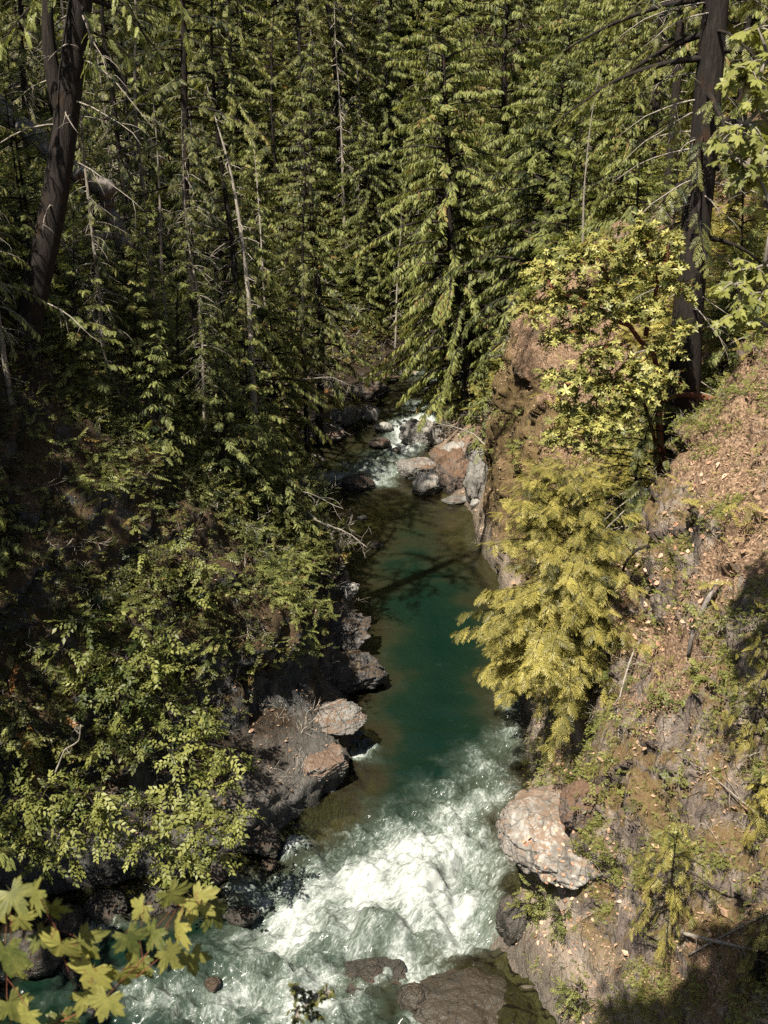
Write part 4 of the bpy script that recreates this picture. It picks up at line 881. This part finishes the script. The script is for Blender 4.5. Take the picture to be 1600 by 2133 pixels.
shrub('leafy shrub between the young conifers above the outcrop', bankpt(420, 1280), [(370, 1120, 30), (400, 1160, 36), (430, 1170, 36), (350, 1180, 36), (300, 1150, 30), (440, 1220, 30), (380, 1230, 40), (320, 1230, 36), (260, 1200, 30)], 23.4, 76, ls=.34)
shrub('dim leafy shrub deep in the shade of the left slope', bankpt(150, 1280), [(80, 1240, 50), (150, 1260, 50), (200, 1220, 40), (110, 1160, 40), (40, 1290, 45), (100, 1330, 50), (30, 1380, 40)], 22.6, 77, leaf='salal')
# small plants on the right bank
for i, (px, py, w, lab) in enumerate([(1195, 2090, 45, 'fresh green leafy plant low on the lower right rock'), (1110, 1900, 48, 'leggy plant leaning over the water from the lower right rock'), (1160, 1930, 40, 'small leafy plant on the rock below the white ledge'),
                                      (1215, 1650, 26, 'tuft of green on top of the brown rounded boulder')]):
    p, n = hit(px, py); c = np.array(p); s = (p-CAMP).length/FPX
    bush('leafy_plant', lab, 'shrub', c, [(c+np.array([dx*w*s, -.25, (dz+.5)*w*s]), w*s*.6) for dx, dz in ((-.4, .3), (.35, .2), (0, .9), (-.1, -.1))], T_TWIG, .17, 55, 'bark', 'shrub', 80+i, .012, 'small plants of the near right bank', leafstep=.09, flat=.8)

# maples
mroot = np.array([7.6, 13.5, ground(7.6, 13.5)-.3])
bl = PB([(1560, 150, 55), (1600, 200, 55), (1550, 260, 60), (1600, 300, 60), (1530, 330, 40), (1580, 370, 50), (1620, 130, 60), (1610, 440, 50), (1570, 560, 40), (1530, 590, 40), (1590, 610, 50), (1540, 650, 42), (1600, 680, 50), (1580, 60, 45), (1640, 560, 60)], 13.2)
lim = [(np.array([mroot, mroot+[.1, 0, 2.5], mroot+[-.5, 0, 5], mroot+[-1.1, .1, 7.5], mroot+[-1.3, 0, 12]]), .16, .06)]
bush('maple_tree', 'bigleaf maple boughs with broad pale leaves at the upper right edge', 'tree', mroot, bl, T_MAPLE, .13, 50, 'palebark', 'shrub', 91, .03, leafstep=.13, flat=.25, limbs=lim)
# maple beside the viewpoint: its lowest spray hangs in at the lower left, its crown set left to leave the spray sunlit
mroot = np.array([-8.6, 2.6, ground(-8.6, 2.6)-.3])
lim = [(np.array([mroot, mroot+[.3, 0, 6], mroot+[.8, -.2, 12], mroot+[1.8, -.4, 17], mroot+[3, -.6, 21]]), .28, .08),
       (np.array([mroot+[.7, -.1, 9], [-5.5, 3.2, 11.6], [-3.6, 4.0, 11.9], [-2.6, 4.2, 12.2]]), .06, .008)]
bl = [((-10+dx, -1.5+dy, 22.6+dz), .95) for dx, dy, dz in ((0, 0, 0), (1.1, .3, .2), (-1.2, 0, -.2), (.2, 1.1, 0), (.5, -1., .3), (-1, -1, .8), (0, 0, 1.4), (1.4, -1.2, 1.2), (-2.2, .5, .6))]
rng = np.random.RandomState(5)
t = bush('maple_tree', 'bigleaf maple whose spray of large yellow green leaves hangs in at the lower left', 'tree', mroot, bl, T_MAPLE, .13, 46, 'palebark', 'maple', 92, .04, leafstep=.14, flat=.6, limbs=lim)
near = [(20, 1875), (80, 1872), (105, 1905), (35, 1930), (10, 1990), (75, 1965), (130, 1985), (25, 2030), (195, 2035), (262, 1965), (300, 1905), (350, 1880), (400, 1890), (440, 1915), (325, 1955), (375, 1940), (345, 2000), (395, 2005), (250, 2045), (290, 2015),
        (225, 2095), (15, 2105), (60, 2125), (125, 2135), (175, 2085), (-15, 1900), (160, 1975)]
g = Geo(); w = Geo(); tw_ = []
for pth in ([(-160, 2220), (60, 2160), (180, 2110), (285, 2035), (335, 1940), (385, 1868)], [(285, 2035), (345, 1985), (390, 1960)], [(170, 2112), (150, 2040), (120, 1960), (85, 1868)], [(30, 2170), (10, 2060), (25, 1950), (20, 1870)], [(300, 2010), (290, 1950), (300, 1900)], [(380, 1875), (420, 1880)]):
    q = resample(pxpath(pth, 4.3), 12); tw_ += list(q); tube(w, q-mroot, np.linspace(.006 if pth[0][0] < 0 else .003, .0016, 12), 6)
tw_ = np.array(tw_)
for i, (px, py) in enumerate(near):
    Yn = 4.22+rng.uniform(-.2, .2); p = atY(px, py-22, Yn); f_ = norm(np.array([rng.uniform(-.8, .8), -.3+rng.uniform(-.3, .3), -.8+rng.uniform(-.25, .35)])); n_ = norm(np.array([rng.uniform(-.6, .6), -.55+rng.uniform(-.3, .3), .7+rng.uniform(-.4, .3)]))
    stamp(g, T_MAPLE[i % 4], p[None]-mroot, f_[None], n_[None], .142*rng.uniform(.7, 1.15), np.array([rng.uniform(.15, .95)]))
    k = ((tw_-p)**2).sum(1).argmin(); q = resample([tw_[k], (tw_[k]+p)/2+[0, 0, .02], p], 6)-mroot; tube(w, q, np.linspace(.0022, .0014, 6), 4)
geo_obj('leaves', g, M['maple'], t); geo_obj('twigs', w, M['redbark'], t, True)
# thin sprig at the bottom centre
sr = np.array([-.42, 4.6, 12.2]); 
sr = atY(655, 2290, 5.2); bl = PB([(625, 2060, 14), (660, 2075, 14), (640, 2090, 16), (680, 2065, 12), (620, 2110, 14), (655, 2120, 14)], 5.2)
bush('sprig', 'small out of focus olive sprig rising at the bottom centre before the foam', 'plant', sr, bl, [quadleaf(.3)], .05, 2600, 'palebark', 'salal', 93, .003, leafstep=.022, flat=1)

mroot = np.array([8.5, -5.0, ground(8.5, 3.2)-.3])
bl = [((-1.0+dx, 3.4+dy, 21.9+dz), .75) for dx, dy, dz in ((0, 0, 0), (.9, .2, .1), (1.8, 0, .2), (2.6, .3, 0), (.5, -.8, .5), (1.4, -.8, .7), (2.3, -.7, .5), (-.6, -.5, .6), (1.2, .5, .9), (2.9, -.3, .9), (-1.2, .1, .2), (-1.7, -.6, .4), (.2, -1.4, .9), (1.9, -1.5, .9))]
lim = [(np.array([mroot, mroot+[-.2, 0, 6], [7.6, -4.8, 19], [6.2, -3.6, 23.5], [3.0, -.8, 24.3], [-.3, 2.2, 22.8]]), .2, .05)]
bush('maple_tree', 'maple leaning over the viewpoint from the right bank, its crown shading the lower right corner', 'tree', mroot, bl, T_MAPLE, .13, 110, 'palebark', 'shrub', 94, .04, leafstep=.12, flat=.6, limbs=lim)

# ------------------------------------------------------------------ logs, dead limbs
def log(name, label, cat, pts, Y, r0, r1, mat='log', seed=1, twigs=0, group=None, ends=True, tl=.5):
    rng = np.random.RandomState(seed); p = pxpath(pts, Y); root = p[0].copy(); g = Geo(); q = resample(p-root, 26); q[1:-1] += rng.normal(size=(24, 3))*r0*.12
    tube(g, q, np.linspace(r0, r1, 26)*(1+.08*rng.normal(size=26)), 10, bark=.12)
    for i in range(twigs):
        k = rng.randint(4, 25); c = curve(q[k], norm(norm(q[k]-q[k-1])*.6+rng.normal(size=3)*.7), tl*rng.uniform(.4, 1.2), 7, .3, rng, .22); tube(g, c, np.linspace(max(.008, r1*.6), .003, 8), 4)
        for _ in range(3):
            j = rng.randint(2, 7); e = curve(c[j], norm(c[j]-c[j-1]+rng.normal(size=3)*.6), tl*.4, 4, .2, rng, .25); tube(g, e, np.linspace(.006, .002, 5), 3)
    return tag(geo_obj(name, g, M[mat], None, True, loc=tuple(root)), label, cat, group)
log('fallen_log', 'thick grey broken log resting high on the left slope', 'log', [(-40, 190), (60, 270), (130, 340), (230, 400)], [34, 32.6, 31.6, 30.4], .27, .24, seed=2)
log('broken_stump', 'splintered grey stump leaning below the broken log end', 'stump', [(262, 520), (245, 470), (222, 420), (205, 400)], 31, .22, .16, seed=3)
log('fallen_log', 'short cut grey log beside the splintered stump', 'log', [(190, 495), (245, 490)], 30.6, .09, .1, seed=4)
log('dead_branch', 'pale stick lying on the slope left of the stump', 'branch', [(125, 500), (150, 525), (175, 540)], 29.5, .05, .03, 'dead', seed=5)
log('dead_branch', 'bleached bare branch arching out over the pool from the mossy dome', 'branch', [(555, 1045), (600, 1018), (650, 1028), (690, 1050), (715, 1060)], [33, 32.4, 32, 31.6, 31.4], .035, .008, 'dead', seed=6, twigs=12, tl=.8)
log('dead_branch', 'lower bleached branch with fine twigs reaching down to the pool', 'branch', [(610, 1040), (660, 1085), (700, 1100), (730, 1112), (765, 1140)], [33, 32.4, 32, 31.8, 31.6], .05, .008, 'dead', seed=7, twigs=18, tl=.7)
log('fallen_log', 'bleached trunk hanging down the mossy dome to the water', 'log', [(680, 1090), (705, 1150), (722, 1200), (735, 1245)], [33, 33, 33.2, 33.6], .06, .09, 'dead', seed=8, twigs=3)
log('dead_branch', 'bare limb slanting through the shade beside the grey trunk', 'branch', [(455, 895), (500, 970), (560, 1035)], [31.5, 32.5, 33], .03, .02, 'dead', seed=9, twigs=5, tl=.6)
log('dead_branch', 'second slanting bare limb below the first', 'branch', [(465, 930), (510, 1000), (545, 1040)], [31.5, 32, 32.5], .025, .015, 'dead', seed=10, twigs=4, tl=.6)
log('dead_branch', 'curved bare limb above the slanting pair', 'branch', [(460, 890), (490, 930), (545, 965)], [31.8, 32, 33], .02, .012, 'dead', seed=11, twigs=3, tl=.5)
log('dead_branch', 'forked pale twig in front of the dark shrubs', 'branch', [(115, 1610), (135, 1560), (165, 1545), (168, 1510)], 18.2, .018, .01, 'dead', seed=12, twigs=3, tl=.3)
log('dead_branch', 'tangle of bare branches over the boulder pile', 'branch', [(1030, 950), (990, 905), (950, 890), (905, 880)], [46, 47, 47.5, 48], .05, .012, 'dead', seed=13, twigs=22, tl=1.3)
log('dead_branch', 'long thin bare twig above the shaded left shore', 'branch', [(630, 790), (690, 785), (735, 805)], [43, 43, 43], .03, .01, 'dead', seed=14, twigs=12, tl=.9)
def onslope(name, label, cat, a, b, r, mat, seed, twigs=0, tl=.4, lift=.08):
    pa, na = hit(*a); pb, nb_ = hit(*b); rng = np.random.RandomState(seed); P = []
    for s in np.linspace(0, 1, 9):
        h, n = hit(a[0]*(1-s)+b[0]*s, a[1]*(1-s)+b[1]*s); P.append(np.array(h)+np.array(n)*lift)
    P = np.array(P); lin = P[0][None]*(1-np.linspace(0, 1, 9)[:, None])+P[-1][None]*np.linspace(0, 1, 9)[:, None]; P = lin+np.maximum(0, (P-lin)@np.array([-.6, -.5, .6])).max()*.8*np.array([-.6, -.5, .6])*np.sin(np.linspace(0, math.pi, 9))[:, None]**.4
    root = P[0].copy(); g = Geo(); q = resample(P-root, 16); tube(g, q, np.linspace(r, r*.6, 16), 7, bark=.1)
    for i in range(twigs):
        k = rng.randint(3, 15); c = curve(q[k], norm(norm(q[k]-q[k-1])*.7+rng.normal(size=3)*.5+np.array([-.2, -.2, .2])), tl*rng.uniform(.5, 1.2), 6, .2, rng, .2); tube(g, c, np.linspace(.010, .003, 7), 4)
    return tag(geo_obj(name, g, M[mat], None, True, loc=tuple(root)), label, cat)
onslope('fallen_log', 'straight dead pole leaning down the leaf strewn right slope', 'log', (1505, 1215), (1440, 1365), .06, 'log', 1)
onslope('dead_branch', 'thin pale crooked branch on the right slope above the cliff', 'branch', (1335, 1330), (1288, 1500), .025, 'dead', 2, 3)
onslope('dead_branch', 'long grey branch lying across the near lower right rock', 'branch', (1420, 1940), (1590, 1990), .035, 'dead', 3, 10, .6)
onslope('dead_branch', 'thin bare branch near the right edge above the lower right corner', 'branch', (1440, 1990), (1600, 1900), .02, 'dead', 4, 10, .6)
onslope('dead_branch', 'brown stick under the edge of the bright hemlock', 'branch', (1355, 1140), (1300, 1210), .04, 'bark', 5, 0)
onslope('dead_branch', 'bare twiggy branch near the right edge beside the cedar sapling', 'branch', (1590, 1700), (1470, 1600), .015, 'dead', 6, 12, .6)
onslope('dead_branch', 'bare grey branch curving out of the upper right slope', 'branch', (1590, 700), (1480, 790), .02, 'dead', 7, 6, .8)

# ------------------------------------------------------------------ ground cover
def samples(V, F, n, ok, seed):
    rng = np.random.RandomState(seed); c = V[F].mean(1); nn = np.cross(V[F[:, 2]]-V[F[:, 0]], V[F[:, 3]]-V[F[:, 1]]); A = np.linalg.norm(nn, axis=1)/2
    nn = norm(nn); nn = np.where((nn@np.array([0, 0, 1.]))[:, None] < 0, -nn, nn)
    wgt = A*ok(c, nn); wgt = wgt/wgt.sum(); k = rng.choice(len(F), n, p=wgt)
    u = rng.uniform(size=(n, 2)); P = (V[F[k, 0]]*(1-u[:, :1])+V[F[k, 1]]*u[:, :1])*(1-u[:, 1:])+(V[F[k, 3]]*(1-u[:, :1])+V[F[k, 2]]*u[:, :1])*u[:, 1:]
    return P, nn[k]
def inview(c, m=1.25):
    return (np.abs(c[:, 0]) < (.37*m)*np.maximum(c[:, 1]/.93, 1)+2)*(c[:, 2] < 20+c[:, 1]*.12)*(c[:, 1] > 9)*(c[:, 2] > wz(c[:, 1])+.3)
def cover(name, label, V, F, n, ok, seed, T, sc, per, mat, spread=.25, upk=.6, hgt=.3, kind='stuff', cat='undergrowth'):
    rng = np.random.RandomState(seed); P, nn = samples(V, F, n, ok, seed)
    P = np.repeat(P, per, 0); nn = np.repeat(nn, per, 0); m = len(P); dist = np.linalg.norm(P-[0, 0, H_CAM], axis=1)
    k = np.clip(dist/35, .75, 2.4)
    ct = np.repeat(rng.normal(size=n)*.12, per)
    out = norm(nn*.6+np.array([0, 0, 1.])*upk)
    P = P+rng.normal(size=(m, 3))*spread*k[:, None]*np.array([1, 1, .4])+out*(rng.uniform(0, 1, (m, 1))*hgt*k[:, None])
    f = norm(rng.normal(size=(m, 3))*np.array([1, 1, .35])+nn*.4); up = norm(np.array([0, -.1, 1.])+nn*.4+rng.normal(size=(m, 3))*.3)
    g = Geo(); which = rng.randint(0, len(T), m); S_ = sc*k*(rng.uniform(.55, 1.25, m) if cat == 'undergrowth' else np.exp(rng.normal(size=m)*.5)*.75); tt = np.clip(rng.normal(.45, .17, m)+ct, .02, .98)
    for q in range(len(T)):
        b = which == q; stamp(g, T[q], P[b], f[b], up[b], S_[b], tt[b])
    o = geo_obj(name, g, M[mat]); o['kind'] = kind; o['label'] = label; o['category'] = cat
def patch(c, s, seed, a=.0, b=.5): return sstep(a, b, fbm(c*s, 3, seed))
NB = lambda c: 1-.93*sstep(33, 36, c[:, 1])*sstep(49, 46, c[:, 1])*sstep(2.6, 1.2, c[:, 0]-xR(c[:, 1]))
W2 = lambda c: 1/np.maximum(np.linalg.norm(c-[0, 0, H_CAM], axis=1), 12)**1.5
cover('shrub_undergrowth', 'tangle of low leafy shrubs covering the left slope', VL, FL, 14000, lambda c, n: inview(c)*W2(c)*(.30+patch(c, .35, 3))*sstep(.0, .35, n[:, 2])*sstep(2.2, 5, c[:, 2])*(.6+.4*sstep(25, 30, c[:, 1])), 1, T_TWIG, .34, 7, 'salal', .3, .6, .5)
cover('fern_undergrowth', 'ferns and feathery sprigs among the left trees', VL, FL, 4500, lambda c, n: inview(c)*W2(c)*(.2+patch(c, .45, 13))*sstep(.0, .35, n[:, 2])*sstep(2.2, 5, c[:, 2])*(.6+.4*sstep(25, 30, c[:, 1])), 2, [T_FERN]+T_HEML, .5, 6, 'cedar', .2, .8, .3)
cover('shrub_undergrowth', 'low green shrubs and vines on the upper right slope', VR, FR, 5200, lambda c, n: inview(c)*W2(c)*(.05+patch(c, .4, 23))*sstep(.15, .5, n[:, 2])*(.12+sstep(24.5, 28, c[:, 1]))*sstep(2, 4, c[:, 2])*NB(c), 3, T_TWIG, .32, 7, 'shrub', .3, .6, .4)
cover('fern_undergrowth', 'feathery conifer seedlings on the upper right slope', VR, FR, 3200, lambda c, n: inview(c)*W2(c)*(.05+patch(c, .3, 33))*sstep(.15, .5, n[:, 2])*(.03+sstep(25, 29, c[:, 1]))*sstep(2, 4, c[:, 2])*NB(c), 4, T_HEML, .5, 7, 'hemlock', .25, .8, .5)
cover('shrub_undergrowth', 'low shrubs around the far bend of the river', VL, FL, 1500, lambda c, n: (c[:, 1] > 58)*(c[:, 1] < 105)*(np.abs(c[:, 0]-2) < 16)*(c[:, 2] > wz(c[:, 1])+.4)*(c[:, 2] < 18)*1., 21, T_TWIG, .30, 7, 'salal', .4, .6, .5)
cover('small_weeds', 'tiny green weeds and moss tufts on the leaf strewn right slope', VR, FR, 9000, lambda c, n: inview(c)*W2(c)*(.07+patch(c, .9, 43, .0, .35))*sstep(.2, .5, n[:, 2])*sstep(27, 24, c[:, 1]), 5, T_TWIG, .13, 6, 'shrub', .12, .5, .08)
cover('forest_litter', 'brown needles, bark flakes and leaf scraps on the right slope', VR, FR, 60000, lambda c, n: inview(c)*W2(c)**1.5*sstep(.15, .5, n[:, 2])*(.08+patch(c, .8, 53, -.1, .4)), 6, [quadleaf(.3), quadleaf(.12)], .085, 1, 'litter', .0, .5, .03, cat='litter')
cover('forest_litter', 'brown leaf scraps and needles on the left slope', VL, FL, 25000, lambda c, n: inview(c)*W2(c)**1.5*sstep(.15, .5, n[:, 2]), 7, [quadleaf(.3), quadleaf(.12)], .09, 1, 'litter', .0, .5, .03, cat='litter')
def twigT(seed):
    r = random.Random(seed); it = []
    for i in range(5): it.append(((i*.2, r.uniform(-.03, .03), 0), (1, r.uniform(-.3, .3), r.uniform(-.2, .2)), .24, .012))
    for i in range(6): it.append(((r.uniform(.1, .9), 0, 0), (r.uniform(.2, 1), r.uniform(-1, 1), r.uniform(-.6, .6)), .45, .008))
    return kites(it)
cover('dead_twigs', 'dead grey twigs bristling from the right slope', VR, FR, 1500, lambda c, n: inview(c)*W2(c)*sstep(.1, .4, n[:, 2])*(.15+patch(c, .6, 63)), 8, [twigT(s) for s in range(4)], .55, 3, 'dead', .2, .8, .15)
cover('dead_twigs', 'dead grey twigs bristling from the left slope', VL, FL, 1000, lambda c, n: inview(c)*W2(c)*sstep(.1, .4, n[:, 2])*(.15+patch(c, .6, 73)), 9, [twigT(s) for s in range(4)], .8, 3, 'dead', .3, .9, .4)

# fallen leaves one can count
lv = [make_mesh('fallen_leaf', *leafblade(w_, .1), M['pinkleaf'], False, {'tint': np.full(12, t_)}) for w_, t_ in ((.26, .2), (.34, .5), (.3, .85))]
bpy.context.view_layer.update()
dg = bpy.context.evaluated_depsgraph_get()
rng = np.random.RandomState(77); used_px = []
REG = [(62, [(1290, 1180), (1440, 1060), (1460, 1300), (1330, 1420), (1260, 1330)], 'pale fallen leaf on the brown right slope above the cliff', 'fallen leaves on the right slope'),
       (22, [(1440, 950), (1520, 960), (1520, 1120), (1420, 1120)], 'pale fallen leaf high on the right slope beside the hollow', 'fallen leaves by the hollow'),
       (50, [(1120, 1690), (1290, 1740), (1260, 1860), (1130, 1850), (1090, 1760)], 'orange fallen leaf on the white rock ledge', 'fallen leaves on the white ledge'),
       (42, [(1130, 1840), (1290, 1800), (1320, 1900), (1180, 1990), (1110, 1960)], 'orange fallen leaf on the rock just below the white ledge', 'fallen leaves below the white ledge'),
       (24, [(1120, 1500), (1190, 1500), (1190, 1610), (1130, 1600)], 'orange fallen leaf in the shaded cleft above the brown boulder', 'fallen leaves in the cleft')]
def inpoly(x, y, P):
    c = False
    for i in range(len(P)):
        (x1, y1), (x2, y2) = P[i], P[i-1]
        if (y1 > y) != (y2 > y) and x < (x2-x1)*(y-y1)/(y2-y1)+x1: c = not c
    return c
hidden = [o for o in S.objects if o.name.startswith(('crown', 'leaves', 'shrub_', 'fern_', 'small_', 'forest_', 'dead_', 'branches', 'trunk'))]
for cnt, poly, lab, grp in REG:
    k = 0; bx = [min(p[0] for p in poly), max(p[0] for p in poly), min(p[1] for p in poly), max(p[1] for p in poly)]; tries = 0
    while k < cnt and tries < 4000:
        tries += 1; x = rng.uniform(bx[0], bx[1]); y = rng.uniform(bx[2], bx[3])
        if not inpoly(x, y, poly) or any((x-a)**2+(y-b)**2 < 90 for a, b in used_px): continue
        o0 = CAMP; dvec = Vector(ray(x, y)).normalized(); ok, loc, nr, idx, ob, mtx = S.ray_cast(dg, o0, dvec)
        if not ok or not ob.name.startswith(('rocky_slope', 'boulder', 'rock_ledge', 'rock_slab')): continue
        if nr.z < .12: continue
        used_px.append((x, y)); k += 1
        o = link('fallen_leaf', lv[rng.randint(3)]); zz = (nr+Vector(rng.normal(size=3)*.25)).normalized(); q = zz.to_track_quat('Z', 'Y'); o.rotation_mode = 'QUATERNION'
        from mathutils import Quaternion
        o.rotation_quaternion = q @ Quaternion((0, 0, 1), rng.uniform(0, 6.28)); s_ = rng.uniform(.10, .17)*(.8 if 'ledge' in lab or 'cleft' in lab else 1); o.scale = (s_,)*3; o.location = loc+nr*.025; tag(o, lab, 'leaf', grp)
